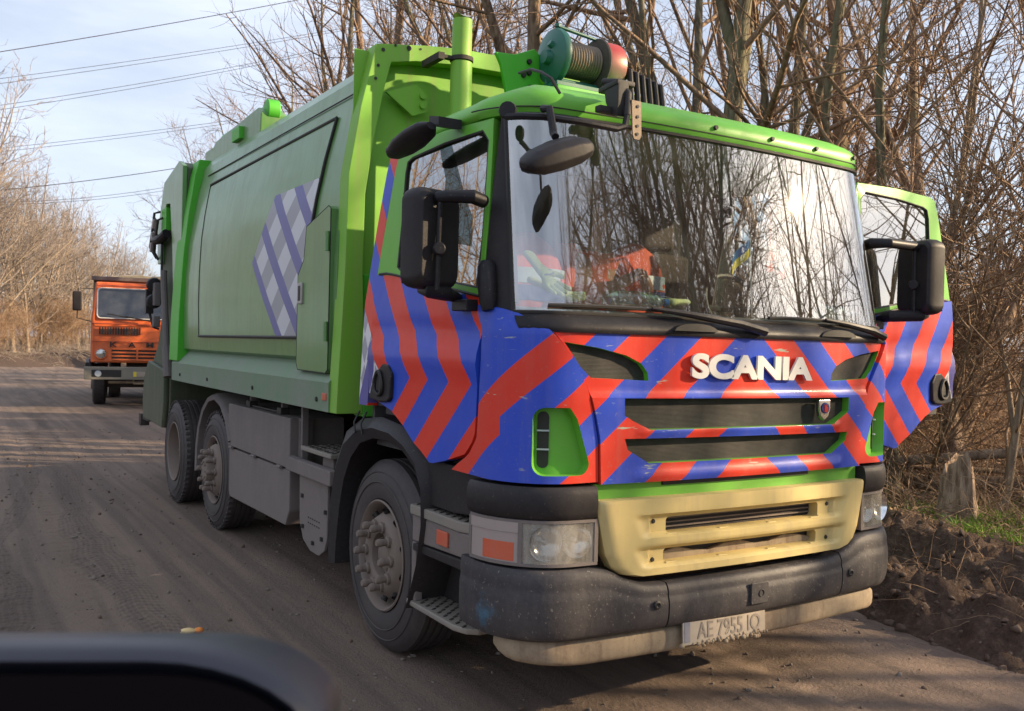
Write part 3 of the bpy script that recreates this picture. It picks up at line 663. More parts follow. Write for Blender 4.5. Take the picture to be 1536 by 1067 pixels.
def rr_poly(x0, x1, z0, z1, r):
    out = []
    for cx, cz, a0 in ((x1-r, z1-r, 0), (x0+r, z1-r, 90), (x0+r, z0+r, 180), (x1-r, z0+r, 270)):
        for q in range(5): out.append((cx+r*math.cos(R(a0+90*q/4)), cz+r*math.sin(R(a0+90*q/4))))
    return out
def cutm(poly, mat, y0=-1.6, y1=-1.15):
    bm = BM(); prism(bm, poly, 'y', y0, y1); return cutter(bm, mat)
boolean(yp, [cutm(rr_poly(-.50, .50, .872, .945, .018), M['yellow']), cutm(rr_poly(-.51, .49, .745, .805, .018), M['yellow'])])
for x in (-.48, -.16, .16, .46):
    bm = BM(); obox(bm, (x, -1.385, .868), (1, 0, 0), (0, 1, 0), (0, 0, 1), .03, .01, .007); obox(bm, (x, -1.385, .742), (1, 0, 0), (0, 1, 0), (0, 0, 1), .03, .01, .006); finish(bm, 'grille_clip', M['yellow'], yp, .003, 1)
for sg in (-1, 1):
    for z in (.93, .76):
        bm = BM(); lathe(bm, [(0, .006), (.008, .006), (.011, 0)], (sg*.57, -1.372, z), (0, -1, 0), 12); finish(bm, 'grille_screw', M['seal'], yp)
    for z0_, z1_ in ():
        bm = BM(); tube(bm, [(sg*.60, -1.376, z0_), (sg*.69, -1.372, z0_+.006), (sg*.70, -1.372, z1_-.01), (sg*.62, -1.374, z1_)], .010, 5); finish(bm, 'grille_rib', M['yellow'], yp)
bm = BM(); box(bm, -.62, .62, -1.31, -1.29, .73, .97); finish(bm, 'radiator', M['chassis'], T)
for z in (.885, .905, .925):
    bm = BM(); box(bm, -.6, .6, -1.325, -1.311, z, z+.006); finish(bm, 'radiator_fin', M['rim'], T)
bm = BM(); pts = [(-.5+.1*i, .745+.055*(.6+.3*math.sin(i*1.7))) for i in range(11)]; prism(bm, [(-.5, .742), (.5, .742)]+pts[::-1], 'y', -1.34, -1.312); finish(bm, 'radiator_cloth', M['cream'], T, .004)
for sg in (-1, 1):
    def sp(a, b): return ((lambda z: a), (lambda z: b)) if sg > 0 else ((lambda z: -b), (lambda z: -a))
    a_, b_ = sp(.872, 1.475)
    finish(cs_panel(a_, b_, 0, 0, .02, .07, ns=24, zs=[.962, .972, .99, 1.03, 1.07, 1.09, 1.10], offf=lambda s, z: .02*math.sin(math.pi*min(1, (z-.962)/.138))**.5 if z > .962 else 0), 'lamp_cap', M['black'], T)
    # lamp bucket
    a_, b_ = sp(.858, 1.46); bk = finish(cs_panel(a_, b_, .765, .962, -.05, .03, 4, 20), 'headlight', M['dusty'], T)
    a_, b_ = sp(.862, 1.46)
    for z0_, z1_ in ((.765, .778), (.948, .960)): finish(cs_panel(a_, b_, z0_, z1_, .026, .08, 1, 20), 'lamp_frame', M['dusty'], bk)
    for q in (.86, 1.185, 1.45):
        a_, b_ = sp(q, q+.018); finish(cs_panel(a_, b_, .778, .948, .026, .08, 4, 2), 'lamp_frame', M['dusty'], bk)
    a_, b_ = sp(.878, 1.185); finish(cs_panel(a_, b_, .778, .948, .022, .006, 4, 12), 'lens', M['lamp'], bk)
    c = CS(sg*1.03, .865, -.01); nv = plan(1.0); ax = Vector((sg*nv[2], nv[3], 0))
    for dx, rr in ((-.068, .076), (.078, .070)):
        t_ = Vector((-ax.y, ax.x, 0)); bm = BM(); lathe(bm, [(rr, .012), (rr*.85, -.008), (rr*.5, -.025), (.012, -.03), (.012, 0), (0, .004)], c+t_*dx*sg*-1, ax, 24); finish(bm, 'reflector', M['chrome'], bk)
    a_, b_ = sp(1.203, 1.45)
    ind = finish(cs_panel(a_, b_, .778, .948, .022, .05, 5, 12), 'indicator', M['milky'], bk)
    a_, b_ = sp(1.22, 1.37); finish(cs_panel(a_, b_, .784, .862, .0235, .01, 4, 10), 'indicator', M['amber'], bk)
    a_, b_ = sp(1.203, 1.45)
    finish(cs_panel(a_, b_, .905, .948, .026, .01, 3, 12), 'indicator_top', M['milky'], bk)
def bump_off(s, z):
    t = (z-.45)/.29; return .055*max(0, math.sin(math.pi*min(1, max(0, t*.94+.03))))**.45
bzs = [.452+.288*k/16 for k in range(17)]
def bpanel(a, b, zt):
    """zt: table s -> top z ; built row by row between .45 and the local top"""
    A, B_ = [], []
    n = 34
    for i in range(17):
        ra, rb = [], []
        for j in range(n+1):
            s = a+(b-a)*j/n; tz = lerp_tab(zt, abs(s)); bz = .455+.02*max(0, (abs(s)-1.3)); z = bz+(tz-bz)*i/16
            e = max(.0, min(1, (1.60-abs(s))/.10))**.5 if abs(s) > 1.45 else 1
            o_ = (.06-.035*min(1, max(0, (abs(s)-1.15)/.25)))*max(0, math.sin(math.pi*(.02+.96*i/16)))**.26*e*(1-.12*i/16)
            o_ += -.006*max(0, 1-abs(i/16-.72)*16/1.2)
            ra.append(CS(s, z, .005+o_)); rb.append(CS(s, z, -.05))
        A.append(ra); B_.append(rb)
    return solid(A, B_)
ZT = [(0, .655), (.50, .655), (.62, .662), (.74, .70), (.80, .735), (.9, .752), (2, .752)]
bc = finish(bpanel(-.497, .655, ZT), 'bumper_centre', M['bumper'], T, sharp=60)
br = finish(bpanel(-1.555, -.505, ZT), 'bumper_end', M['bumper'], T, sharp=60)
bl = finish(bpanel(.663, 1.555, ZT), 'bumper_end', M['bumper'], T, sharp=60)
bm = BM(); prism(bm, rr_poly(-.02, .095, .505, .605, .01), 'y', -1.442, -1.43); tc_ = finish(bm, 'tow_cover', M['bumper'], bc, .003, 1)
bm = BM(); lathe(bm, [(.007, -.01), (.016, .004), (.018, 0)], (.045, -1.442, .555), (0, -1, 0), 16); finish(bm, 'tow_hole', M['seal'], bc)
for s in (-.57, .72):
    bm = BM(); p = CS(s, .57, .066); lathe(bm, [(0, 0), (.008, .002), (.012, .008), (.02, .004), (.02, 0)], p, (0, -1, 0), 16); finish(bm, 'bumper_bolt', M['seal'], br if s < 0 else bl)
# underrun bar
def ubar():
    A = []; bm = BM(); n = 60; rings = []
    for j in range(n+1):
        s = -1.34+2.45*j/n; e = min(1, (j+.4)/3, (n-j+.4)/3)**.5
        c = CS(s, .385+.03*max(0, -s-.9)/.4, -.045); nv = plan(abs(s)); nx, ny = (nv[2]*(1 if s > 0 else -1)), nv[3]
        rings.append([bm.verts.new(c+Vector((nx, ny, 0))*(.055*math.copysign(abs(math.cos(a))**.45, math.cos(a))*e)+Vector((0, 0, .058*math.copysign(abs(math.sin(a))**.6, math.sin(a))*e))) for a in [k*math.pi/8 for k in range(16)]])
    for a, b in zip(rings, rings[1:]):
        for k in range(16): bm.faces.new((a[k], a[(k+1) % 16], b[(k+1) % 16], b[k]))
    bm.faces.new(rings[0][::-1]); bm.faces.new(rings[-1]); return bm
finish(ubar(), 'underrun_bar', M['cream'], T, sharp=60)
for x in (-.62, .72):
    bm = BM(); lathe(bm, [(.045, 0), (.045, .07), (0, .07)], (x, -1.30, .40), (0, 0, 1), 14); finish(bm, 'bar_mount', M['cream'], T, .004)
px0 = Matrix.Translation((-.15, -1.405, .415)) @ Matrix.Rotation(R(1), 4, 'Y') @ Matrix.Rotation(R(-4), 4, 'X')
bm = BM(); prism(bm, rr_poly(-.26, .26, -.056, .056, .01), 'y', -.004, .004)
for v in bm.verts: v.co = px0 @ v.co
plt = finish(bm, 'number_plate', M['plate'], T)
text_mesh('plate_text', 'AE 7955 IO', .40, .074, .002, M['ink'], px0 @ Matrix.Translation((.025, -.0055, 0)) @ XZ, plt, .01)
bm = BM(); box(bm, -.252, -.218, -.0055, -.0042, -.045, .045); box(bm, -.252, -.218, -.0062, -.0056, -.0, .012)
for v in bm.verts: v.co = px0 @ v.co
finish(bm, 'plate_band', paint('dusty_blue', (.05, .12, .3), .7, .95, .4, dustcol=(.30, .27, .25)), plt)
rr = random.Random(3); bm = BM()
for k in range(70):
    x = rr.uniform(-.27, .27); rs_ = rr.uniform(.006, .014)
    r0 = bmesh.ops.create_icosphere(bm, subdivisions=1, radius=rs_, matrix=px0 @ Matrix.Translation((x, -.002, -.056+rr.gauss(0, .006))))
mud_ = finish(bm, 'plate_mud', M['cream'], plt, sharp=180); mud_['kind'] = 'stuff'
bm = BM(); lathe(bm, [(0, 0), (.012, 0)], (0, 0, 0), (0, 0, 1)); bm.free()

# ---- below the doors: dark skirt, fenders, steps
for sg in (-1, 1):
    bm = BM(); prism(bm, [(-1.05, .95), (-1.05, 1.125), (-.62, 1.125), (-.45, 1.17), (-.30, 1.20), (-.36, 1.0), (-.38, .90), (-.70, .90), (-1.0, .93)], 'x', sg*1.10, sg*1.215); finish(bm, 'lower_cab_side', M['black'], T, .01)
    # fender arch
    ins = [(-.30, .36), (-.40, .60), (-.44, .80), (-.42, .95), (-.33, 1.07), (-.18, 1.14), (0, 1.17), (.2, 1.165), (.38, 1.12), (.52, 1.02), (.62, .88), (.68, .70), (.72, .50), (.73, .36)]
    out = [(-.32, .36), (-.43, .60), (-.475, .80), (-.475, 1.0), (-.42, 1.12), (-.27, 1.205), (-.10, 1.262), (.15, 1.285), (.42, 1.255), (.66, 1.16), (.80, .98), (.87, .76), (.88, .55), (.84, .36)]
    def arch(ins, out, xa, xb, bulge=.02):
        bm = BM(); V = []
        for (yi, zi), (yo, zo) in zip(ins, out):
            ym, zm = (yi+yo)/2, (zi+zo)/2
            V.append([bm.verts.new(p) for p in ((xb, yi, zi), (xa, yi, zi), (xa+sg*bulge, ym, zm), (xa-sg*.03, yo, zo), (xb, yo+(yo-yi)*.1, zo+.01), (xb, ym, zm))])
        for a, b in zip(V, V[1:]):
            for k in range(6): bm.faces.new((a[k], a[(k+1) % 6], b[(k+1) % 6], b[k]))
        bm.faces.new(V[0]); bm.faces.new(V[-1][::-1]); return bm
    fe = finish(arch(ins, out, sg*1.24, sg*.86), 'fender', M['black'], T, 0, sharp=28)
    bm = BM()
    for y in (.30, .40): tube(bm, [(sg*1.262, y, 1.175), (sg*1.262, y+.02, 1.235), (sg*1.225, y+.03, 1.30)], .006, 5)
    finish(bm, 'fender_seam', M['seal'], fe)
    bm = BM(); prism(bm, [(q[0], q[1]) for q in ins], 'x', sg*.80, sg*.86); finish(bm, 'wheel_arch_back', M['chassis'], T)
    # steps
    def step(z0, z1, y0, y1, dep, nm):
        bm = BM(); xo = sg*1.245; xi = sg*(1.245-dep)
        pl = [(xi, y0), (xo, y0), (xo, y1+.12), (sg*1.22, y1+.04), (sg*1.17, y1), (xi, y1)]
        if sg > 0: pl = pl[::-1]
        prism(bm, pl, 'z', z0, z1); o = finish(bm, nm, M['tread'], T, .008)
        return o
    s1 = step(.835, .885, -.30, -.93, .22, 'step')
    bm = BM(); prism(bm, [(-.31, .70), (-.31, .835), (-.90, .835), (-.90, .72)], 'x', sg*1.10, sg*1.235); finish(bm, 'step_riser', M['dusty'], s1, .012)
    bm = BM(); prism(bm, [(-.33, .655), (-.33, .695), (-.90, .715), (-.90, .665)], 'x', sg*1.08, sg*1.24); finish(bm, 'step_edge', M['black'], s1, .008)
    bm = BM(); box(bm, sg*1.235, sg*1.247, -.71, -.60, .742, .812); finish(bm, 'marker_lamp', M['amber'], s1, .004)
    bm = BM(); box(bm, sg*1.02, sg*1.06, -.88, -.33, .40, .84); finish(bm, 'step_recess', M['black'], T)
    s2 = step(.375, .405, -.28, -.90, .22, 'step')
    for oo, zt in ((s1, .885), (s2, .405)):
        bm = BM()
        for i in range(9):
            for j in range(5):
                x = sg*(1.07+.036*j); y = -.34-.062*i+(.03 if j % 2 else 0); obox(bm, (x, y, zt+.002), (1, .6, 0), (-.6, 1, 0), (0, 0, 1), .014, .005, .003)
        finish(bm, 'tread_studs', M['chassis'], oo, flat=True)
    bm = BM(); box(bm, sg*1.19, sg*1.235, -.36, -.31, .40, .70); finish(bm, 'step_bracket', M['dusty'], T, .01)

# ---- wheels
def wheel(x, y, sg, kind):
    """outer tyre face at x, centre at z .52"""
    Rr = .523; ax = Vector((-sg, 0, 0)); c = Vector((x, y, Rr)); e = empty('wheel', c, parent=T)
    loc = Vector((0, 0, 0)); wd_ = .30
    bm = BM()
    prof = [(.295, .028), (.31, .012), (.36, .0), (.43, .004), (.475, .02), (.503, .035), (.518, .055)]
    for k in range(5): g = .055+.045*k; prof += [(.523, g+.004), (.523, g+.032), (.508, g+.034), (.508, g+.043)]
    prof += [(.518, wd_-.03), (.49, wd_-.012), (.43, wd_), (.36, wd_), (.30, wd_-.03), (.285, wd_/2)]
    lathe(bm, prof, loc, ax, 72, closed=True)
    t = finish(bm, 'tyre', M['tyre'], e, sharp=30)
    if kind != 'front':
        bm = BM()
        for k in range(56):
            a = 2*math.pi*k/56; d = Vector((0, math.cos(a), math.sin(a))); tg = Vector((0, -math.sin(a), math.cos(a)))
            for h in (.045, wd_-.05): obox(bm, ax*h+d*.513, ax, tg, d, .022, .013, .012)
        lathe(bm, [(.50, .06), (.515, .06), (.515, wd_-.06), (.50, wd_-.06)], loc, ax, 56, closed=True)
        finish(bm, 'tread', M['tyre'], t, flat=True)
    for rr, hh in ((.40, .0), (.455, .012)):
        bm = BM(); lathe(bm, [(rr-.004, hh-.0005), (rr, hh-.004), (rr+.004, hh+.0005)], loc, ax, 64); finish(bm, 'sidewall_rib', M['tyre'], t)
    bm = BM()
    if kind == 'deep':
        pr = [(.296, .02), (.303, .006), (.296, .0), (.285, .008), (.275, .05), (.262, .10), (.255, .19), (.20, .205), (.15, .19), (.12, .16), (.115, .10), (.09, .085), (0, .082)]
    elif kind == 'tag':
        pr = [(.296, .02), (.303, .006), (.296, .0), (.285, .008), (.272, .05), (.262, .085), (.25, .075), (.215, -.0), (.19, -.012), (.135, -.012), (.12, -.0), (.115, -.05), (.10, -.075), (0, -.08)]
    else:
        pr = [(.296, .02), (.303, .006), (.296, .0), (.285, .008), (.272, .05), (.262, .095), (.25, .085), (.21, .012), (.192, -.002), (.135, -.002), (.12, .01), (.115, .055), (.085, .06), (.08, .03), (.06, .02), (0, .018)]
    lathe(bm, pr, loc, ax, 56); rim = finish(bm, 'rim', M['rim'], e, sharp=40)
    bm = BM()
    if kind != 'deep':
        for k in range(10):
            a = 2*math.pi*(k+.5)/10; q = ax*.055+Vector((0, math.cos(a), math.sin(a)))*.236
            dd = Vector((0, math.cos(a), math.sin(a))); lathe(bm, [(0, -.004), (.018, -.004), (.02, .02)], q-ax*.012, (ax*-.5+dd*.85), 12)
        lathe(bm, [(.22, .092), (.25, .092), (.25, .10), (.22, .10)], loc, ax, 30, closed=True); finish(bm, 'rim_holes', M['seal'], rim); bm = BM()
    L_ = {'deep': .05, 'tag': .085, 'front': .075}[kind]; h0 = {'deep': .195, 'tag': -.012, 'front': -.002}[kind]
    for k in range(10):
        a = 2*math.pi*k/10; q = ax*h0+Vector((0, math.cos(a), math.sin(a)))*.1675
        b2 = BM(); lathe(b2, [(.03, 0), (.03, -.014), (.019, -.018), (.019, -L_*.6), (.022, -L_*.62), (.022, -L_+.012), (.016, -L_), (0, -L_)], q, ax, 12)
        finish(b2, 'wheel_nut', M['rim'], rim)
    if kind == 'front':
        for k in range(8):
            a = 2*math.pi*k/8; q = ax*.058+Vector((0, math.cos(a), math.sin(a)))*.10; lathe(bm, [(0, -.012), (.010, -.012), (.012, 0)], q, ax, 8)
    else:
        for k in range(8):
            a = 2*math.pi*k/8; q = ax*(-.075 if kind == 'tag' else .085)+Vector((0, math.cos(a), math.sin(a)))*.075; lathe(bm, [(0, -.014), (.010, -.014), (.012, 0)], q, ax, 8)
    finish(bm, 'hub_bolts', M['rim'], rim)
    return e
for sg in (-1, 1):
    wheel(sg*1.20, .17, sg, 'front'); wheel(sg*1.20, 3.86, sg, 'tag'); wheel(sg*1.23, 5.38, sg, 'deep')
    wh = wheel(sg*.90, 5.38, sg, 'deep')
# mud guards over the second wheel
ins = [(3.84+.60*math.cos(a), .53+.62*math.sin(a)) for a in [R(-8+20*i) for i in range(9)]]
out = [(3.84+.66*math.cos(a), .53+.68*math.sin(a)) for a in [R(-8+20*i) for i in range(9)]]
for sg in (-1, 1): finish(arch(ins, out, sg*1.21, sg*.88, .01), 'mudguard', M['dusty'], T, sharp=40)
# chassis, axles
bm = BM()
for sg in (-1, 1): box(bm, sg*.38, sg*.46, -1.0, 6.4, .78, 1.04)
for y in (.9, 2.0, 3.0, 4.4, 5.9): box(bm, -.38, .38, y, y+.08, .82, 1.0)
for y in (.17, 3.86, 5.38): tube(bm, [(-1.0, y, .52), (1.0, y, .52)], .07, 10)
lathe(bm, [(0, -.2), (.16, -.15), (.2, 0), (.16, .15), (0, .2)], (0, 5.38, .5), (0, 1, 0), 16)
box(bm, -.5, .5, -.9, .5, .5, 1.05); finish(bm, 'chassis', M['chassis'], T)
bm = BM(); box(bm, .62, 1.20, 1.0, 3.3, .42, 1.12); finish(bm, 'far_side_sun_block', M['dusty'], T, .05, 3)  # unseen box added on the far side to block sun under the truck
bm = BM(); box(bm, -.62, .62, 5.9, 6.3, .45, 1.2); finish(bm, 'rear_underrun', M['chassis'], T, .03)
# ---- tool lockers, rail, hanging plate, air tank, step
bm = BM(); box(bm, -1.20, -.80, 1.74, 3.37, .795, 1.150); l1 = finish(bm, 'tool_locker', M['dusty'], T, .012)
bm = BM(); prism(bm, [(1.76, .50), (1.84, .385), (3.33, .365), (3.36, .42), (3.36, .780), (1.76, .783)], 'x', -1.19, -.80); l2 = finish(bm, 'tool_locker', M['dusty'], T, .015)
for y in (1.95, 2.6, 3.25):
    bm = BM(); tube(bm, [(-1.205, y-.04, .789), (-1.205, y+.04, .789)], .012, 8); finish(bm, 'locker_hinge', M['dusty'], l1)
bm = BM()
for y in (2.05, 2.85): box(bm, -1.17, -1.10, y, y+.10, 1.15, 1.20)
box(bm, -1.15, -1.12, 2.1, 2.9, 1.152, 1.17); finish(bm, 'locker_latch', M['seal'], l1, .008)
bm = BM()
for y in (2.05, 2.85): box(bm, -1.15, -1.11, y+.02, y+.06, 1.20, 1.27)
box(bm, -1.15, -1.11, 1.62, 1.66, .80, 1.27); box(bm, -1.14, -1.05, 1.70, 1.735, .80, 1.15); tube(bm, [(-1.13, 1.64, 1.14), (-1.13, 2.07, 1.14), (-1.13, 2.87, 1.14)], .012, 6); finish(bm, 'locker_hanger', M['dusty'], T)
bm = BM(); box(bm, -1.235, -1.17, .86, 1.72, .80, .895); finish(bm, 'side_rail', M['dusty'], T, .01)
bm = BM(); prism(bm, [(.98, .80), (.98, .46), (1.02, .37), (1.12, .32), (1.28, .32), (1.42, .37), (1.50, .48), (1.52, .80)], 'x', -1.20, -1.18); hp_ = finish(bm, 'perforated_plate', M['dusty'], T, .004, 1)
for y, z in ((1.44, .66), (1.42, .46), (1.22, .385), (1.06, .44), (1.0, .62)):
    bm = BM(); tube(bm, [(-1.201, y, z+.012), (-1.201, y, z-.012)], .016, 8); finish(bm, 'plate_hole', M['seal'], hp_)
bm = BM()
for z in (.50, .535):
    for k in range(6): obox(bm, (-1.201, 1.12+.04*k, z), (1, 0, 0), (0, 1, 0), (0, 0, 1), .002, .007, .004)
finish(bm, 'plate_stamp', M['seal'], hp_)
bm = BM(); obox(bm, (-1.08, 1.20, .975), (1, 0, 0), (0, 1, 0), (0, 0, 1), .13, .28, .014); cs_ = finish(bm, 'checker_step', M['tread'], T, .004, 1)
bm = BM()
for i in range(8):
    for j in range(4): obox(bm, (-1.17+.055*j, .96+.068*i, .991), (1, .5*(-1)**(i+j), 0), (0, 1, 0), (0, 0, 1), .02, .006, .003)
finish(bm, 'step_pattern', M['chassis'], cs_, flat=True)
bm = BM(); lathe(bm, [(0, 0), (.10, 0), (.10, .03), (.03, .03), (0, .03)], (-1.15, 1.12, .90), (1, 0, 0), 24); finish(bm, 'pulley', M['dusty'], T, .006)
bm = BM(); lathe(bm, [(0, -.35), (.10, -.33), (.14, -.25), (.14, .25), (.10, .33), (0, .35)], (-.85, 1.25, .60), (0, 1, 0), 20); finish(bm, 'air_tank', M['chassis'], T)

# ---- refuse body
PROF = [(-1.275, 1.262), (-1.278, 1.44), (-1.175, 1.56), (-1.225, 1.585), (-1.236, 1.70), (-1.240, 2.0), (-1.232, 2.3), (-1.212, 2.6), (-1.178, 2.85), (-1.135, 3.08), (-1.10, 3.24), (-1.085, 3.33), (-1.02, 3.42), (-.6, 3.50), (0, 3.53)]
fullp = PROF+[(-x, z) for x, z in PROF[::-1][1:]]
bm = BM(); ys = [.80+.3*i for i in range(16)]
V = [[bm.verts.new((x, y, z+(.03*(y-.8)/4.5 if z > 3 else 0))) for x, z in fullp] for y in ys]; n = len(fullp)
for a, b in zip(V, V[1:]):
    for k in range(n): bm.faces.new((a[k], a[(k+1) % n], b[(k+1) % n], b[k]))
bm.faces.new(V[0][::-1]); bm.faces.new(V[-1])
# lower band gets the dusty skirt paint
body = finish(bm, 'body', [M['body'], M['skirt']], T, sharp=24)
for f in body.data.polygons:
    if f.center.z < 1.555 and f.center.x < -1.1 and abs(f.normal.y) < .5: f.material_index = 1
def bx_(z): return lerp_tab([(z_, x_) for x_, z_ in PROF[3:12]], z)
def side_pt(y, z, off): return Vector((bx_(z)-off, y, z))
# curved side panel with dark edge line and the check logo
def on_side(poly_z0, poly_z1, z0, z1, off, thick, nz_=16, ns=4):
    A, B_, U = [], [], []
    for i in range(nz_+1):
        z = z0+(z1-z0)*i/nz_; a, b = lerp_tab(poly_z0, z), lerp_tab(poly_z1, z)
        A.append([side_pt(a+(b-a)*j/ns, z, off) for j in range(ns+1)]); B_.append([side_pt(a+(b-a)*j/ns, z, off-thick) for j in range(ns+1)]); U.append([((a+(b-a)*j/ns), z) for j in range(ns+1)])
    return solid(A, B_, U)
PF = [(1.70, 1.47), (2.19, 1.345), (2.7, 1.22), (3.11, 1.13)]; PR = [(1.70, 4.28), (2.3, 4.33), (3.14, 4.42)]
sp_ = finish(on_side(PF, PR, 1.715, 3.115, .010, .03, 20, 10), 'side_panel', M['body'], T)
def line_on(pts, r_, nm, par, mat=M['seal'], off=.011):
    bm = BM(); tube(bm, [side_pt(y, z, off) for y, z in pts], r_, 6); return finish(bm, nm, mat, par)
line_on([(1.47+2.81*i/20, 1.71) for i in range(21)], .012, 'panel_edge', T)
line_on([(1.13+3.29*i/20, 3.118+.02*i/20) for i in range(21)], .011, 'panel_edge', T)
line_on([(lerp_tab(PF, 2.15+.97*i/14), 2.15+.97*i/14) for i in range(15)], .010, 'panel_edge', T)
line_on([(lerp_tab(PR, 1.71+1.42*i/14), 1.71+1.42*i/14) for i in range(15)], .005, 'panel_edge', T)
line_on([(.84+3.8*i/20, 3.225+.03*i/20) for i in range(21)], .005, 'roof_edge', T)
def logo_mat():
    m, N, L, B = newmat('check_logo'); u = N.new('ShaderNodeUVMap'); s = N.new('ShaderNodeSeparateXYZ'); L.new(u.outputs[0], s.inputs[0])
    y, z = s.outputs[0], s.outputs[1]
    wv = mth(N, L, 'SUBTRACT', mth(N, L, 'MULTIPLY', z, 1.18), y)
    band = mth(N, L, 'LESS_THAN', mth(N, L, 'FRACT', mth(N, L, 'DIVIDE', mth(N, L, 'SUBTRACT', wv, .04), .485)), .36)
    a = mth(N, L, 'ADD', y, mth(N, L, 'MULTIPLY', z, 1.25))
    ck = mth(N, L, 'LESS_THAN', mth(N, L, 'FRACT', mth(N, L, 'DIVIDE', a, .56)), .5)
    lite = mixc(N, L, ck, (.33, .33, .37), (.60, .61, .64))
    c = mixc(N, L, band, lite, (.105, .10, .33))
    n = noise_n(N, L, 3, 6); c = mixc(N, L, mth(N, L, 'MULTIPLY', n.outputs['Fac'], .25), c, (.25, .27, .2)); L.new(c, B.inputs['Base Color']); B.inputs['Roughness'].default_value = .45
    return m
LF = [(1.72, 1.50), (1.95, 1.43), (2.19, 1.345), (2.72, 1.225)]; LR = [(1.72, 1.94), (2.27, 2.62), (2.765, 2.16)]
lg = on_side([(1.72, 1.49), (2.19, 1.36), (2.75, 1.24)], [(1.72, 1.96), (2.27, 2.60), (2.75, 2.16)], 1.722, 2.745, .0125, .004, 24, 8)
finish(lg, 'check_logo', logo_mat(), sp_)
# locker door on the body side
bm = BM(); lp = [(1.495, .862), (1.50, 1.36), (1.53, 1.405), (2.13, 1.40), (2.22, 1.37), (2.505, .895), (2.51, .865)]
A = [(.865, 1.52), (.865, 2.50), (.90, 2.52), (1.30, 2.43), (1.34, 2.22), (1.45, 2.12), (1.45, 1.54), (1.42, 1.50), (.90, 1.495)]
prism(bm, A, 'x', -1.264, -1.20); ld_ = finish(bm, 'locker_door', M['body'], T, .005)
bm = BM(); tube(bm, [(-1.262, y, z) for y, z in A+A[:1]], .0035, 5); finish(bm, 'door_seal', M['seal'], ld_)
for z in (2.30, 1.75):
    bm = BM(); tube(bm, [(-1.278, .875, z-.06), (-1.278, .875, z+.06)], .014, 8); finish(bm, 'hinge', M['body'], ld_)
bm = BM(); box(bm, -1.279, -1.26, 1.335, 1.415, 1.93, 2.07); finish(bm, 'latch', M['steel'], ld_, .006)
bm = BM(); box(bm, -1.281, -1.262, 1.35, 1.40, 1.95, 2.05); finish(bm, 'latch_recess', M['seal'], ld_, .004)
# front frame of the body
oL = [(-1.267, 1.26), (-1.262, 1.435), (-1.245, 1.8), (-1.232, 2.13), (-1.222, 2.69), (-1.155, 3.10), (-1.085, 3.40), (-1.066, 3.49)]
iL = [(-1.10, 1.26), (-1.10, 1.435), (-1.105, 1.8), (-1.118, 2.14), (-1.113, 2.58), (-1.06, 2.95), (-1.005, 3.23), (-.964, 3.395)]
top_o = [(-.734, 3.54), (-.5, 3.565), (0, 3.58)]; top_i = [(-.8, 3.43), (-.5, 3.46), (0, 3.475)]
O_ = oL+top_o; I_ = iL+top_i
O_ = O_+[(-x, z) for x, z in O_[::-1][1:]]; I_ = I_+[(-x, z) for x, z in I_[::-1][1:]]
bm = BM(); V = [[bm.verts.new((x, y, z)) for x, z in P_] for P_, y in ((O_, .83), (O_, .69), (I_, .69), (I_, .83))]; n = len(O_)
for a, b in zip(V, V[1:]+V[:1]):
    for k in range(n-1): bm.faces.new((a[k], a[k+1], b[k+1], b[k]))
bm.faces.new([v[0] for v in V]); bm.faces.new([v[-1] for v in V][::-1])
ff_ = finish(bm, 'body_front_frame', M['bodyf'], T, .006, 2)
bm = BM(); box(bm, -1.1, 1.1, .69, .83, 1.24, 1.40); box(bm, -1.1, 1.1, .73, .80, 1.40, 2.10); finish(bm, 'body_front_sill', M['bright'], T, .006)
for x, z, r_ in ((-1.02, 3.46, .012), (-.94, 3.50, .008), (-.85, 3.50, .016), (-.77, 3.51, .007), (-1.05, 3.36, .010), (-1.065, 3.28, .010)):
    bm = BM(); lathe(bm, [(0, .002), (r_, .002), (r_, 0)], (x, .688, z), (0, -1, 0), 12); finish(bm, 'frame_hole', M['seal'], ff_)
bm = BM(); box(bm, -1.16, 1.16, .795, .802, 1.3, 3.47); finish(bm, 'body_front_wall', M['bodyf'], T)
bm = BM(); prism(bm, [(-.78, 3.30), (-.98, 3.22), (-.80, 3.10), (-.70, 3.14), (-.70, 3.24)], 'y', .72, .74); lathe(bm, [(0, .02), (.02, .02), (.02, 0)], (-.74, .72, 3.17), (0, -1, 0), 10); lathe(bm, [(0, .02), (.02, .02), (.02, 0)], (-.74, .72, 3.23), (0, -1, 0), 10); finish(bm, 'lifting_bracket', M['bodyf'], T)
bm = BM(); tube(bm, [(-.55, .70, 3.1), (-.55, .70, 2.1)], .02, 8); tube(bm, [(.5, .70, 3.3), (.5, .70, 1.6)], .03, 8); finish(bm, 'hydraulic_pipe', M['bodyf'], T)
# amber marker, skirt
bm = BM(); box(bm, -1.284, -1.27, .83, .90, 1.33, 1.375); finish(bm, 'marker_lamp', M['amber'], T, .004)
for y in (1.0, 2.4, 3.8, 4.9):
    bm = BM(); lathe(bm, [(0, .01), (.014, .01), (.016, 0)], (-1.276, y, 1.33), (-1, 0, 0), 10); finish(bm, 'skirt_bolt', M['seal'], T)
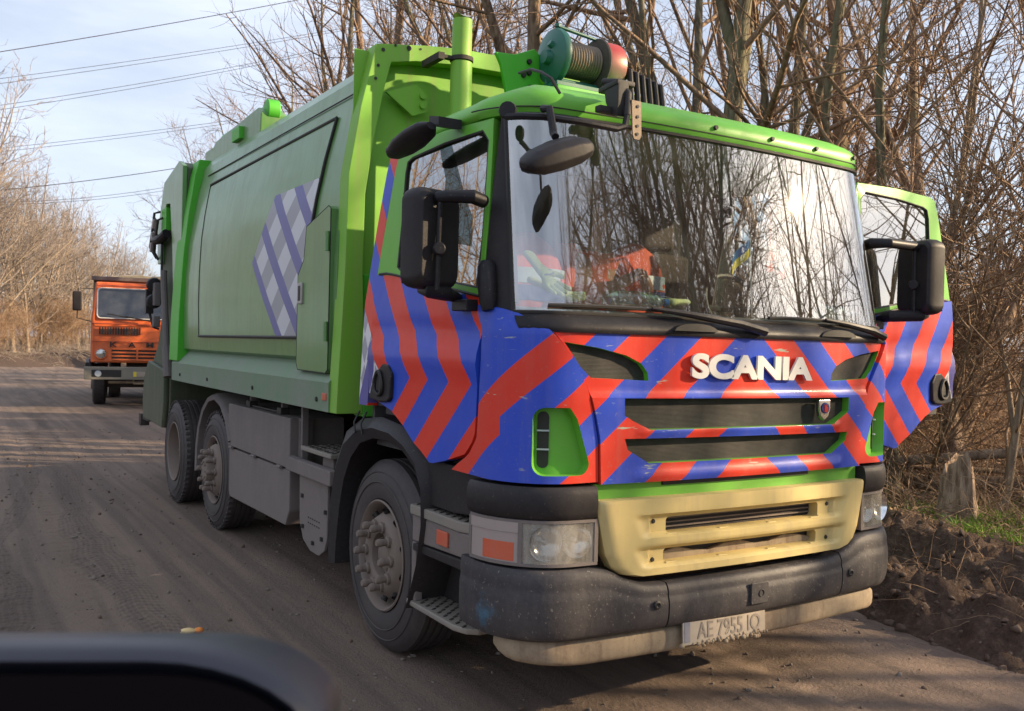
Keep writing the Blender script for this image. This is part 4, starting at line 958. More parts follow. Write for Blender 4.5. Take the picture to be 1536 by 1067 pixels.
# exhaust stack
bm = BM(); tube(bm, [(-.60, .47, 1.9), (-.60, .47, 3.40)], .066, 24, cap=False); tube(bm, [(-.60, .47, 3.39), (-.60, .47, 3.66)], .060, 24, cap=False); ex = finish(bm, 'exhaust_stack', M['bodyf'], T)
bm = BM(); v = []
for k in range(24):
    a = 2*math.pi*k/24; v.append(bm.verts.new((-.60+.055*math.cos(a), .47+.055*math.sin(a), 3.665+.03*math.cos(a)**2)))
bm.faces.new(v); finish(bm, 'exhaust_mouth', M['steel'], ex)
bm = BM(); lathe(bm, [(.064, -.015), (.072, -.012), (.072, .012), (.064, .015)], (-.60, .47, 3.42), (0, 0, 1), 24); box(bm, -.72, -.66, .46, .50, 3.41, 3.43); box(bm, -.76, -.72, .46, .69, 3.40, 3.44); finish(bm, 'exhaust_clamp', M['chassis'], ex)
# ---- hose reel / winch
Wn = empty('winch', (.14, .30, 3.50), parent=T)
def wl(prof, nm, mat, x0=0, par=Wn, n=36): bm = BM(); lathe(bm, prof, (x0, 0, 0), (1, 0, 0), n); return finish(bm, nm, mat, par, sharp=40)
fl = wl([(0, -.24), (.06, -.235), (.13, -.215), (.165, -.20), (.172, -.18), (.165, -.155), (.10, -.15), (.09, -.14)], 'winch_gearbox', M['teal'])
tube_bm = BM(); tube(tube_bm, [(-.27, -.02, -.02), (-.19, -.02, -.02)], [.04, .055], 14); tube(tube_bm, [(-.25, -.05, .06), (-.20, -.05, .03)], .022, 10); finish(tube_bm, 'gearbox_cap', M['teal'], Wn)
rp_ = [(.095, -.14)]
for k in range(13): h = -.135+.02*k; rp_ += [(.105, h), (.112, h+.010), (.105, h+.020)]
wl(rp_, 'winch_rope', M['rope'])
wl([(.10, .125), (.165, .13), (.17, .14), (.165, .15), (.10, .155)], 'winch_flange', M['chassis'])
dm = drum_mat
bm = BM(); lathe(bm, [(.13, .15), (.15, .155), (.155, .17), (.155, .27), (.15, .285), (.06, .29), (0, .29)], (.14, .30, 3.50), (1, 0, 0), 36)
finish(bm, 'winch_motor', M['drum'], T, sharp=40)
bm = BM(); tube(bm, [(-.16, -.02, .185), (.14, .0, .165)], .012, 8); tube(bm, [(-.17, -.03, -.15), (.14, -.03, -.15)], .016, 8); box(bm, -.22, .30, -.10, .10, -.20, -.172); tube(bm, [(-.17, -.02, .185), (-.21, .02, .05), (-.20, .05, -.18)], .012, 6); tube(bm, [(-.17, -.03, -.15), (-.17, -.03, -.19)], .014, 6); lathe(bm, [(0, .02), (.02, .02), (.02, 0)], (-.17, -.02, .18), (0, 0, 1), 10)
finish(bm, 'winch_frame', M['teal'], Wn, .003, 1)
bm = BM(); prism(bm, [(-.30, 3.19), (-.08, 3.19), (-.06, 3.25), (-.08, 3.53), (-.12, 3.56), (-.26, 3.50), (-.40, 3.49), (-.36, 3.42)], 'y', .40, .43); bp = finish(bm, 'winch_bracket', M['bright'], T, .006)
for x, z in ((-.16, 3.47), (-.20, 3.38), (-.16, 3.40), (-.15, 3.31)):
    bm = BM(); lathe(bm, [(0, .016), (.016, .016), (.018, 0)], (x, .40, z), (0, -1, 0), 8); finish(bm, 'bracket_bolt', M['seal'], bp)
bm = BM(); box(bm, -.10, .55, .30, .75, 3.22, 3.31); box(bm, -.10, .50, .16, .30, 3.24, 3.29); finish(bm, 'winch_base', M['bright'], T, .006)
for k in range(6):
    x = .45+.052*k; bm = BM(); h = 3.50-.012*k
    tube(bm, [(x, .14, 3.0), (x+.005, .14, 3.28), (x+.01, .17, h-.03), (x+.02, .26, h), (x+.03, .36, h-.04), (x+.04, .50, 3.2)], .019, 8); finish(bm, 'hydraulic_hose', M['black'], T)
bm = BM(); prism(bm, [(.60, 3.36), (.62, 3.50), (.78, 3.50), (1.06, 3.40), (1.08, 3.34)], 'y', .60, .64); finish(bm, 'frame_gusset', M['bodyf'], T, .004)
# ---- tailgate
bm = BM(); tg_ = [(5.12, 1.28), (5.12, 3.40), (5.22, 3.46), (5.42, 3.50), (6.05, 3.36), (6.38, 2.85), (6.34, 2.5), (6.28, 2.1), (6.25, 1.9), (6.45, 1.6), (6.85, 1.32), (6.95, 1.0), (6.95, .72), (5.82, .70), (5.74, 1.0), (5.74, 1.28)]
prism(bm, tg_, 'x', -1.20, 1.20); tgt = finish(bm, 'tailgate', M['darkgreen'], T, .012)
bm = BM(); prism(bm, [(5.12, 3.42), (5.3, 3.49), (6.03, 3.37), (6.37, 2.85), (6.32, 2.5), (6.15, 2.5), (6.15, 2.75), (5.9, 3.12), (5.7, 3.10), (5.55, 2.6), (5.4, 1.7), (5.12, 1.7)], 'x', -1.245, -1.2); finish(bm, 'tailgate_side', M['body'], T, .008)
for sg in (-1, 1):
    a, b = (-1.29, -1.02) if sg < 0 else (1.02, 1.29)
    bm = BM(); V = [[bm.verts.new(p) for p in ((sg*1.0, y0, z), (sg*xo, y0, z), (sg*xo, y1, z), (sg*1.0, y1, z))] for z, xo, y0, y1 in ((1.46, 1.285, 5.02, 5.40), (1.9, 1.285, 4.98, 5.36), (2.5, 1.26, 4.95, 5.32), (2.9, 1.225, 4.93, 5.30), (3.30, 1.17, 4.92, 5.26), (3.46, 1.13, 4.92, 5.22))]
    for p, q in zip(V, V[1:]):
        for k in range(4): bm.faces.new((p[k], p[(k+1) % 4], q[(k+1) % 4], q[k]))
    bm.faces.new(V[0][::-1]); bm.faces.new(V[-1]); finish(bm, 'tailgate_post', M['bright'] if sg < 0 else M['body'], T, .01)
bm = BM(); prism(bm, [(5.86, .72), (5.78, 1.0), (5.78, 1.34), (6.7, 1.42), (6.92, 1.22), (6.99, .95), (6.93, .75)], 'x', -1.26, -1.2); finish(bm, 'hopper_side', M['darkgreen'], T, .02)
bm = BM(); tube(bm, [(-1.27, 5.55, 1.40), (-1.27, 5.80, 2.2), (-1.27, 5.84, 2.4)], .035, 10); tube(bm, [(-1.27, 5.5, 1.28), (-1.27, 5.6, 1.6)], .05, 10); finish(bm, 'tailgate_cylinder', M['dusty'], T)
bm = BM(); box(bm, -1.33, -1.26, 6.0, 6.12, 2.03, 2.28); box(bm, -1.33, -1.26, 6.02, 6.12, 1.80, 1.92); finish(bm, 'control_box', M['dusty'], T, .012)
bm = BM()
for z in (2.40, 2.22): lathe(bm, [(0, .03), (.07, .02), (.08, 0), (.08, -.03)], (-1.31, 6.12, z-.14), (0, -1, 0), 16)
tube(bm, [(-1.31, 6.14, 2.3), (-1.28, 6.16, 2.16), (-1.31, 6.14, 2.05)], .02, 6)
finish(bm, 'round_lamp', M['black'], T)
bm = BM(); box(bm, -1.36, -1.28, 6.30, 6.38, 1.95, 2.22); tube(bm, [(-1.32, 6.33, 1.97), (-1.28, 6.3, 1.8), (-1.22, 6.28, 1.78)], .015, 6); finish(bm, 'rear_mirror', M['blackclean'], T, .02)
bm = BM()
tube(bm, [(-1.26, 6.12, 3.06), (-1.32, 6.14, 3.04), (-1.33, 6.30, 2.68), (-1.26, 6.30, 2.56)], .014, 6); tube(bm, [(-1.26, 6.00, 2.98), (-1.30, 6.04, 2.96), (-1.31, 6.20, 2.64), (-1.26, 6.20, 2.54)], .014, 6)
for t in (.1, .4, .7, .95): tube(bm, [(-1.32, 6.14+.16*t, 3.04-.40*t), (-1.30, 6.04+.18*t, 2.96-.34*t)], .012, 6)
cage = finish(bm, 'lamp_cage', M['chassis'], T)
for t in (.2, .55, .85):
    bm = BM(); obox(bm, (-1.31, 6.10+.17*t, 3.0-.38*t), (1, 0, 0), (0, .3, -1), (0, 1, .3), .03, .05, .03); finish(bm, 'tail_lamp', M['milky'], cage, .006)
bm = BM(); tube(bm, [(-1.25, 5.82, 2.80), (-1.29, 5.95, 2.74), (-1.30, 6.15, 2.75), (-1.27, 6.25, 2.78)], .05, 10); tube(bm, [(-1.27, 5.95, 2.7), (-1.28, 5.9, 2.4), (-1.26, 5.8, 2.15)], .012, 6); finish(bm, 'rear_hose', M['black'], T)
bm = BM(); box(bm, -1.252, -1.20, 5.86, 6.10, 2.84, 3.08); finish(bm, 'tailgate_opening', M['bright'], T)
bm = BM(); prism(bm, [(6.9, .70), (7.4, .70), (7.4, .75), (6.9, .78)], 'x', -1.20, -.4); prism(bm, [(7.3, .62), (7.42, .62), (7.42, .76), (7.3, .76)], 'x', -1.22, -1.12); finish(bm, 'rear_footboard', M['chassis'], T)
# roof gear at the rear of the body
bm = BM(); prism(bm, [(3.25, 3.40), (3.22, 3.60), (3.32, 3.66), (4.75, 3.62), (4.95, 3.54), (5.1, 3.40)], 'x', -1.02, -.80); rg = finish(bm, 'roof_cylinder_box', M['body'], T, .015)
bm = BM(); tube(bm, [(-.91, 3.25, 3.66), (-.91, 4.8, 3.66)], .05, 12); lathe(bm, [(0, .06), (.09, .05), (.09, -.05), (0, -.06)], (-.91, 3.28, 3.64), (1, 0, 0), 16); box(bm, -1.06, -1.0, 3.75, 4.0, 3.47, 3.58); finish(bm, 'roof_cylinder', M['bright'], rg, .006)
bm = BM(); box(bm, -.98, -.78, 5.05, 5.35, 3.40, 3.62); finish(bm, 'roof_hinge', M['body'], T, .02)
# ---- cab interior
bm = BM(); prism(bm, [(-1.22, 1.55), (-1.24, 1.84), (-1.05, 1.865), (-.86, 1.86), (-.78, 1.80), (-.80, 1.55)], 'x', -1.12, 1.12); finish(bm, 'dashboard', M['dash'], T, .015)
for x in (-.62, .62):
    bm = BM(); box(bm, x-.26, x+.26, -.50, .05, 1.50, 1.66); box(bm, x-.25, x+.25, .0, .16, 1.62, 2.30); box(bm, x-.14, x+.14, .02, .13, 2.32, 2.52); finish(bm, 'seat', M['seat'], T, .04, 3)
bm = BM(); pts = [(.62+.23*math.cos(a), -.66+.10*math.sin(a), 1.93+.20*math.sin(a)) for a in [i*math.pi/12 for i in range(25)]]; tube(bm, pts, .016, 8); tube(bm, [(.40, -.66, 1.93), (.84, -.66, 1.93)], .018, 6); tube(bm, [(.62, -.66, 1.92), (.62, -.82, 1.75)], .035, 8); finish(bm, 'steering_wheel', M['seal'], T)

# ============================================================ PERSON AND THINGS IN THE CAB
def skin_body(name, joints, edges, radii, mat, parent=None, sub=2):
    me = bpy.data.meshes.new(name); me.from_pydata([Vector(j) for j in joints], edges, []); o = bpy.data.objects.new(name, me); col.objects.link(o)
    md = o.modifiers.new('skin', 'SKIN'); md.use_smooth_shade = True
    o.modifiers.new('sub', 'SUBSURF').levels = sub
    for i, v in enumerate(me.skin_vertices[0].data):
        r_ = radii[i]; v.radius = r_ if isinstance(r_, tuple) else (r_, r_); v.use_root = (i == 0)
    dg = bpy.context.evaluated_depsgraph_get(); dg.update(); m2 = bpy.data.meshes.new_from_object(o.evaluated_get(dg)); bpy.data.objects.remove(o)
    for p in m2.polygons: p.use_smooth = True
    m2.materials.clear(); m2.materials.append(mat)
    o = bpy.data.objects.new(name, m2); col.objects.link(o); o.parent = parent
    return o
# seated worker: skin body first, then clothing as its children
PX, PY = -.13, -.22
J = [(PX, PY, 1.72), (PX, PY-.01, 1.90), (PX-.01, PY-.04, 2.10), (PX-.01, PY-.05, 2.22), (PX-.01, PY-.07, 2.31), (PX-.01, PY-.09, 2.41), (PX-.01, PY-.08, 2.50),
     (PX-.18, PY-.05, 2.20), (PX-.25, PY-.15, 1.96), (PX-.08, PY-.36, 2.02), (PX+.00, PY-.42, 2.07),
     (PX+.18, PY-.05, 2.20), (PX+.27, PY-.16, 1.98), (PX+.14, PY-.38, 2.02), (PX+.08, PY-.42, 2.08),
     (PX-.10, PY-.30, 1.72), (PX-.12, PY-.50, 1.70), (PX-.12, PY-.52, 1.30), (PX+.10, PY-.30, 1.72), (PX+.12, PY-.50, 1.70), (PX+.12, PY-.52, 1.30)]
E_ = [(0, 1), (1, 2), (2, 3), (3, 4), (4, 5), (5, 6), (2, 7), (7, 8), (8, 9), (9, 10), (2, 11), (11, 12), (12, 13), (13, 14), (0, 15), (15, 16), (16, 17), (0, 18), (18, 19), (19, 20)]
RA = [.15, .14, (.16, .11), .06, .055, (.075, .09), .06, .07, .048, .036, .03, .07, .048, .036, .03, .09, .065, .05, .09, .065, .05]
hand_c = Vector(J[10])
for k, (dx, dz) in enumerate(((-.028, .010), (-.010, .018), (.010, .018), (.028, .010))):
    i0 = len(J); b = hand_c+Vector((dx, -.03, dz+.01)); J += [tuple(b), tuple(b+Vector((dx*.2, -.035, .012))), tuple(b+Vector((dx*.2, -.055, -.012-.003*k)))]; E_ += [(10, i0), (i0, i0+1), (i0+1, i0+2)]; RA += [.011, .009, .008]
i0 = len(J); J += [tuple(hand_c+Vector((.035, -.01, .0))), tuple(hand_c+Vector((.05, -.04, .0)))]; E_ += [(10, i0), (i0, i0+1)]; RA += [.012, .009]
person = skin_body('person', J, E_, RA, M['skin'])
tag(person, 'person in an orange work jacket seated in the cab behind the windscreen', 'person')
cj = [J[i] for i in (0, 1, 2, 3, 7, 8, 9, 11, 12, 13)]
jk = skin_body('jacket', cj, [(0, 1), (1, 2), (2, 3), (2, 4), (4, 5), (5, 6), (2, 7), (7, 8), (8, 9)], [.165, .15, (.155, .11), .07, .07, .056, .042, .07, .056, .042], M['hivis'], person)
hd = skin_body('hood', [(PX-.01, PY-.03, 2.26), (PX-.01, PY-.05, 2.36), (PX-.01, PY-.055, 2.44), (PX-.01, PY-.05, 2.53)], [(0, 1), (1, 2), (2, 3)], [.07, .10, (.095, .11), .07], M['seat'], person)
for dx, s_ in ((-.03, 1), (.03, 1)):
    bm = BM(); bmesh.ops.create_uvsphere(bm, u_segments=10, v_segments=8, radius=.010, matrix=Matrix.Translation((PX-.01+dx, PY-.175, 2.425))); finish(bm, 'eye', M['navy'], person)
bm = BM(); lathe(bm, [(.168, -.02), (.172, .0), (.168, .025)], (PX-.005, PY-.03, 1.98), (0, .1, 1), 30); finish(bm, 'reflective_stripe', M['band'], jk)
# hi-vis jacket hung on the passenger seat
def jacket(cx, cy, cz, name, label):
    bm = BM(); rings = []
    for t, hx, hy in ((0, .20, .10), (.15, .21, .11), (.35, .22, .12), (.55, .23, .12), (.75, .21, .11), (.9, .14, .09), (1, .05, .05)):
        z = cz-.27+.54*t; rings.append([bm.verts.new((cx+math.cos(a)*hx*(1+.06*math.sin(a*5+t*9)), cy+math.sin(a)*hy*(1+.08*math.cos(a*4+t*5)), z)) for a in [k*math.pi/12 for k in range(24)]])
    for a, b in zip(rings, rings[1:]):
        for k in range(24): bm.faces.new((a[k], a[(k+1) % 24], b[(k+1) % 24], b[k]))
    bm.faces.new(rings[0][::-1]); bm.faces.new(rings[-1]); o = finish(bm, name, M['hivis'], None, sharp=70); tag(o, label, 'jacket')
    for z0, nm, mt in ((cz+.0, 'band', 'band'), (cz-.09, 'panel', 'navy')):
        bm = BM(); A = []
        for z in (z0, z0+.08): A.append([bm.verts.new((cx+math.cos(a)*.236, cy+math.sin(a)*.128, z)) for a in [k*math.pi/12 for k in range(24)]])
        for k in range(24): bm.faces.new((A[0][k], A[0][(k+1) % 24], A[1][(k+1) % 24], A[1][k]))
        finish(bm, nm, M[mt], o)
    return o
jacket(-.62, -.35, 2.02, 'work_jacket', 'orange jacket with grey and blue bands slumped on the passenger seat')
jacket(.22, -.20, 2.04, 'work_jacket', 'orange jacket with grey band beside the seated person, nearer the steering wheel')
def glove(c, ang, name, label, flop=.0):
    c = Vector(c); m = Matrix.Translation(c) @ Matrix.Rotation(ang[0], 4, 'X') @ Matrix.Rotation(ang[1], 4, 'Y') @ Matrix.Rotation(ang[2], 4, 'Z')
    J = [(0, 0, .17), (0, 0, .10), (0, 0, .03), (0, 0, -.02)]; E2 = [(0, 1), (1, 2), (2, 3)]; R_ = [(.055, .02), (.045, .018), (.05, .018), (.05, .016)]
    for k, (dx, l) in enumerate(((-.042, .07), (-.015, .085), (.013, .08), (.04, .065))):
        i = len(J); J += [(dx, 0, -.04), (dx*1.15, -.012, -.04-l*.5), (dx*1.2, -.03, -.04-l)]; E2 += [(3, i), (i, i+1), (i+1, i+2)]; R_ += [.014, .012, .010]
    i = len(J); J += [(.07, 0, .01), (.085, -.01, -.03)]; E2 += [(2, i), (i, i+1)]; R_ += [.014, .012]
    o = skin_body(name, [tuple(m @ Vector(j)) for j in J], E2, R_, M['glove']); tag(o, label, 'glove')
    bm = BM(); v = [bm.verts.new(m @ Vector(p)) for p in ((-.03, -.024, .0), (.035, -.024, .0), (.03, -.024, .03), (-.025, -.024, .03))]; bm.faces.new(v); finish(bm, 'knuckle_patch', M['glovegrey'], o)
glove((-.93, -1.02, 2.0), (R(-38), R(-18), 0), 'work_glove', 'yellow green work glove propped up at the windscreen edge')
glove((-.83, -.98, 1.94), (R(-60), R(-40), 0), 'work_glove', 'crumpled yellow glove lying beside the upright glove on the dashboard')
glove((-.20, -.97, 1.93), (R(-80), R(85), 0), 'work_glove', 'yellow green glove lying behind the plastic bottle')
def bottle(c, ang, label):
    m = Matrix.Translation(c) @ Matrix.Rotation(ang, 4, 'Z'); bm = BM()
    lathe(bm, [(0, -.16), (.04, -.16), (.045, -.145), (.043, -.10), (.046, -.06), (.041, -.04), (.046, -.02), (.046, .05), (.04, .07), (.046, .09), (.03, .14), (.015, .16), (.014, .17)], (0, 0, 0), (1, 0, 0), 20)
    for v in bm.verts: v.co = m @ v.co
    o = finish(bm, 'plastic_bottle', M['bottle']); tag(o, label, 'bottle'); bm = BM(); lathe(bm, [(0, .19), (.017, .19), (.017, .165)], (0, 0, 0), (1, 0, 0), 14)
    for v in bm.verts: v.co = m @ v.co
    finish(bm, 'cap', M['flagblue'], o); return o
bottle((-.50, -1.12, 1.915), R(-4), 'clear crumpled water bottle lying on the dashboard beside the gloves')
bottle((.94, -1.10, 1.915), R(8), 'clear plastic bottle at the driver corner of the windscreen')
fl_ = BM(); A = []
for j, z in enumerate((0, .045, .09)):
    A.append([fl_.verts.new((.30-.016*i+.004*z, -1.06-.012*math.sin(i*.9), 2.19+z-.014*i-.02*(z > .06)*0)) for i in range(9)])
for a, b in zip(A, A[1:]):
    for i in range(8): fl_.faces.new((a[i], a[i+1], b[i+1], b[i]))
fo = finish(fl_, 'small_flag', [M['flagyellow'], M['flagblue']]); tag(fo, 'small blue and yellow flag on a stick on the dashboard', 'flag')
for i, p in enumerate(fo.data.polygons): p.material_index = 0 if i < 8 else 1
bm = BM(); tube(bm, [(.33, -1.06, 1.87), (.30, -1.06, 2.30)], .004, 6); finish(bm, 'stick', M['white'], fo)
bm = BM()
for k, (x, z) in enumerate(((.50, 2.20), (.49, 2.14), (.585, 2.11))): obox(bm, (x, -1.02, z), (1, 0, .3*k), (0, 1, 0), (-.3*k, 0, 1), .02, .012, .022)
tube(bm, [(.49, -1.02, 2.68), (.50, -1.02, 2.20), (.49, -1.02, 2.14), (.585, -1.02, 2.11)], .003, 5)
tag(finish(bm, 'hanging_charm', M['hivis']), 'little orange charms hanging behind the windscreen', 'ornament')

# ============================================================ ORANGE DUMP TRUCK
KD = Vector((-2.85+.0, 0, 0)); dirv = Vector((2.75+.55, 24.0, 0)).normalized()
kx, ky = .95, 18.9; K = empty('dump_truck', (kx, ky, 0), math.radians(-8.5), label='dirty orange dump truck waiting behind the green truck', cat='truck')
def kb(b, name, mat, bev=.01, par=K): bm = BM(); (box(bm, *b) if not callable(b) else b(bm)); return finish(bm, name, mat, par, bev)
ckf = [(-1.28, 1.06), (-1.28, 2.1), (-1.20, 2.97), (1.20, 2.97), (1.28, 2.1), (1.28, 1.06)]
bm = BM(); V = []
for y, k in ((0.0, 1), (.06, 1.012), (1.9, 1.012)):
    V.append([bm.verts.new((x*k, y+(.0 if y > 1 else max(0, z-2.0)*.16), z)) for x, z in ckf])
for a, b in zip(V, V[1:]):
    for k in range(6): bm.faces.new((a[k], a[(k+1) % 6], b[(k+1) % 6], b[k]))
bm.faces.new(V[0][::-1]); bm.faces.new(V[-1]); kc = finish(bm, 'cab', [M['orange'], M['orangeshade']], K, .04, 3)
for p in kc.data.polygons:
    if p.normal.x < -.8: p.material_index = 1  # side turned from the sun gets the colour with painted shade
def kpan(x0, x1, z0, z1, off, name, mat, par=kc, bev=.008, rad=.05):
    bm = BM(); V = []
    for x, z in rr_poly(x0, x1, z0, z1, rad): V.append((x, z))
    A = [bm.verts.new((x, max(0, z-2.0)*.16-off, z)) for x, z in V]; B_ = [bm.verts.new((x, max(0, z-2.0)*.16+.02, z)) for x, z in V]
    bm.faces.new(A); bm.faces.new(B_[::-1]); n = len(A)
    for i in range(n): bm.faces.new((A[i], B_[i], B_[(i+1) % n], A[(i+1) % n]))
    return finish(bm, name, mat, par, bev if bev else 0, 1)
kpan(-1.18, 1.18, 2.10, 2.84, .006, 'window_seal', M['white'], rad=.09)
darkglass = glass_mat('dump_truck_glass', (.05, .06, .08), .12, 1.3, .25, dirtcol=(.2, .23, .28))
kpan(-1.15, 1.15, 2.13, 2.81, .012, 'windscreen', paint('dark_windscreen', (.02, .025, .035), .08, .25, spec=.8, dustcol=(.18, .2, .25)), rad=.08, bev=0)
bm = BM(); box(bm, -1.18, 1.18, -.004, .06, 2.86, 2.90); finish(bm, 'roof_gutter', M['orangeshade'], kc, .01)
bm = BM(); tube(bm, [(-1.29, -.012, 1.98), (1.29, -.012, 1.98)], .012, 6); tube(bm, [(-1.29, -.012, 1.56), (1.29, -.012, 1.56)], .008, 6); finish(bm, 'panel_seam', M['orangeshade'], kc)
bm = BM()
for i in range(16): box(bm, -1.12+.058*i, -1.085+.058*i, -.012, .02, 1.73, 1.90)
finish(bm, 'vent_slots', M['seal'], kc)
kg = kpan(-.84, .84, 1.11, 1.41, .004, 'grille', M['seal'], rad=.03, bev=0)
bm = BM()
for k in range(4): box(bm, -.84, .84, -.03, -.004, 1.115+.085*k, 1.155+.085*k)
for x in (-.28, .28): box(bm, x-.02, x+.02, -.034, -.004, 1.11, 1.41)
finish(bm, 'grille_bars', M['orange'], kg, .005, 1)
for i, ch in enumerate(('K', 'A', 'M', 'A', '3')): text_mesh('letter', ch, .16, .12, .02, M['seal'], Matrix.Translation((-.80+.40*i, -.015, 1.495)) @ XZ, kc, .02)
for sg in (-1, 1):
    bm = BM(); lathe(bm, [(0, .03), (.09, .02), (.115, -.0)], (sg*1.07, -.01, 1.27), (0, -1, 0), 24); hl = finish(bm, 'headlight', M['chrome'], K)
    bm = BM(); lathe(bm, [(.112, -.01), (.135, -.005), (.14, .02), (.125, .03), (.112, .02)], (sg*1.07, -.005, 1.27), (0, -1, 0), 24); finish(bm, 'headlight_ring', M['orange'], hl)
    bm = BM(); lathe(bm, [(0, .045), (.07, .038), (.11, .02)], (sg*1.07, -.01, 1.27), (0, -1, 0), 24); finish(bm, 'lens', M['lamp'], hl)
bm = BM(); prism(bm, [(-1.42, .67), (1.42, .67), (1.42, .97), (-1.42, .97)], 'y', -.28, -.16); kbp = finish(bm, 'bumper', paint('dusty_grey_bumper', (.2, .19, .16), .6, .6, dustcol=(.3, .27, .2)), K, .02)
for sg in (-1, 1):
    bm = BM(); box(bm, sg*.40+sg*.0, sg*1.30, -.284, -.2, .72, .91) if False else box(bm, min(sg*.62, sg*1.26), max(sg*.62, sg*1.26), -.284, -.2, .73, .90); rc_ = finish(bm, 'bumper_recess', M['seal'], kbp, .004, 1)
    bm = BM(); lathe(bm, [(0, .02), (.07, .015), (.075, 0)], (sg*1.12, -.28, .81), (0, -1, 0), 18); finish(bm, 'fog_lamp', M['band'], rc_)
bm = BM(); box(bm, -.36, .16, -.292, -.280, .74, .86); kp = finish(bm, 'number_plate', M['plate'], K, .003, 1)
text_mesh('plate_text', 'AA 3171 CB', .40, .07, .003, M['ink'], Matrix.Translation((-.07, -.294, .80)) @ XZ, kp, .01) if False else None
bm = BM(); box(bm, -.36, -.29, -.295, -.292, .745, .855); finish(bm, 'plate_band', M['flagyellow'], kp)
bm = BM(); tube(bm, [(-.95, -.04, 2.22), (-.1, -.03, 2.08)], .01, 6); tube(bm, [(-.55, -.04, 2.16), (.10, -.06, 2.05), (.16, -.05, 2.03)], .014, 6); finish(bm, 'wiper', M['seal'], kc)
for sg in (-1, 1):
    bm = BM(); obox(bm, (sg*1.60, .12, 2.50), (1, 0, 0), (0, 1, 0), (0, 0, 1), .10, .04, .23); tm = finish(bm, 'side_mirror', M['blackclean'], K, .03, 3)
    bm = BM(); tube(bm, [(sg*1.26, .2, 2.80), (sg*1.58, .14, 2.80), (sg*1.60, .14, 2.1), (sg*1.28, .2, 2.02)], .014, 6); finish(bm, 'mirror_arm', M['seal'], tm)
    kb((min(sg*1.28, sg*1.32), max(sg*1.28, sg*1.32), .1, 1.7, .98, 1.14), 'cab_sill', M['black'])
    for y, xs in ((1.25, (1.26,)), (4.1, (1.26, .92)), (5.4, (1.26, .92))):
        for x in xs:
            e = empty('wheel', (sg*x, y, .50), parent=K); bm = BM()
            lathe(bm, [(.27, .03), (.3, 0), (.44, 0), (.485, .03), (.50, .06), (.50, .24), (.485, .27), (.44, .30), (.3, .30), (.26, .15)], (0, 0, 0), (-sg, 0, 0), 36, closed=True); t = finish(bm, 'tyre', M['tyre'], e)
            bm = BM()
            for k in range(30):
                a = 2*math.pi*k/30; d = Vector((0, math.cos(a), math.sin(a))); tg = Vector((0, -math.sin(a), math.cos(a)))
                for h in (.07, .15, .23): obox(bm, Vector((-sg*h, 0, 0))+d*.497, (1, 0, 0), tg, d, .03, .026, .012)
            lathe(bm, [(.47, .08), (.49, .08), (.49, .22), (.47, .22)], (0, 0, 0), (-sg, 0, 0), 36, closed=True)
            finish(bm, 'tread', M['tyre'], t, flat=True)
            bm = BM(); lathe(bm, [(.28, .03), (.26, .08), (.2, .05), (.14, .03), (.12, -.04), (0, -.05)], (0, 0, 0), (-sg, 0, 0), 28); finish(bm, 'rim', M['rim'], e)
    bm = BM(); prism(bm, [(.60, .75), (.62, 1.04), (1.0, 1.12), (1.9, 1.12), (1.98, .60), (1.85, .6), (1.8, .95), (1.1, 1.0), (.72, .95), (.70, .75)], 'x', sg*1.22, sg*1.42); finish(bm, 'fender', M['black'], K, .02)
bm = BM()
for sg in (-1, 1): box(bm, sg*.36, sg*.44, -.15, 6.3, .72, .95)
box(bm, -1.0, 1.0, 1.15, 1.35, .42, .58); box(bm, -.5, .5, .4, 1.9, .55, 1.06); tube(bm, [(-1.0, 4.1, .5), (1.0, 4.1, .5)], .08, 8); tube(bm, [(-1.0, 5.4, .5), (1.0, 5.4, .5)], .08, 8); finish(bm, 'chassis', M['chassis'], K)
bm = BM(); tube(bm, [(-.9, -.05, .60), (.9, -.05, .60)], .03, 8); tube(bm, [(-.35, -.15, .66), (-.35, -.2, .58), (.35, -.2, .58), (.35, -.15, .66)], .025, 6); finish(bm, 'tie_bar', M['cream'], K)
bm = BM(); prism(bm, [(2.1, 1.15), (1.95, 3.05), (1.5, 3.12), (1.5, 3.18), (6.6, 3.10), (6.8, 1.15)], 'x', -1.30, 1.30); db = finish(bm, 'dump_body', paint('dump_body_paint', (.08, .10, .06), .7, .5), K, .02)
bm = BM(); box(bm, -1.34, 1.34, 1.45, 1.55, 3.08, 3.18); [box(bm, -1.32, -1.28, y, y+.1, 1.2, 3.05) for y in (2.6, 3.6, 4.6, 5.6)]; finish(bm, 'body_rib', M['dusty'], db, .01)
bm = BM(); rr = random.Random(5); pts = [(-1.15, 3.05)]+[(-1.15+2.3*i/12, 3.16+.10*math.sin(math.pi*i/12)+rr.uniform(-.02, .02)) for i in range(13)]+[(1.15, 3.05)]
prism(bm, pts, 'y', 1.7, 5.8); finish(bm, 'load', paint('sand_load', (.4, .34, .24), .9, .2), K, .03)

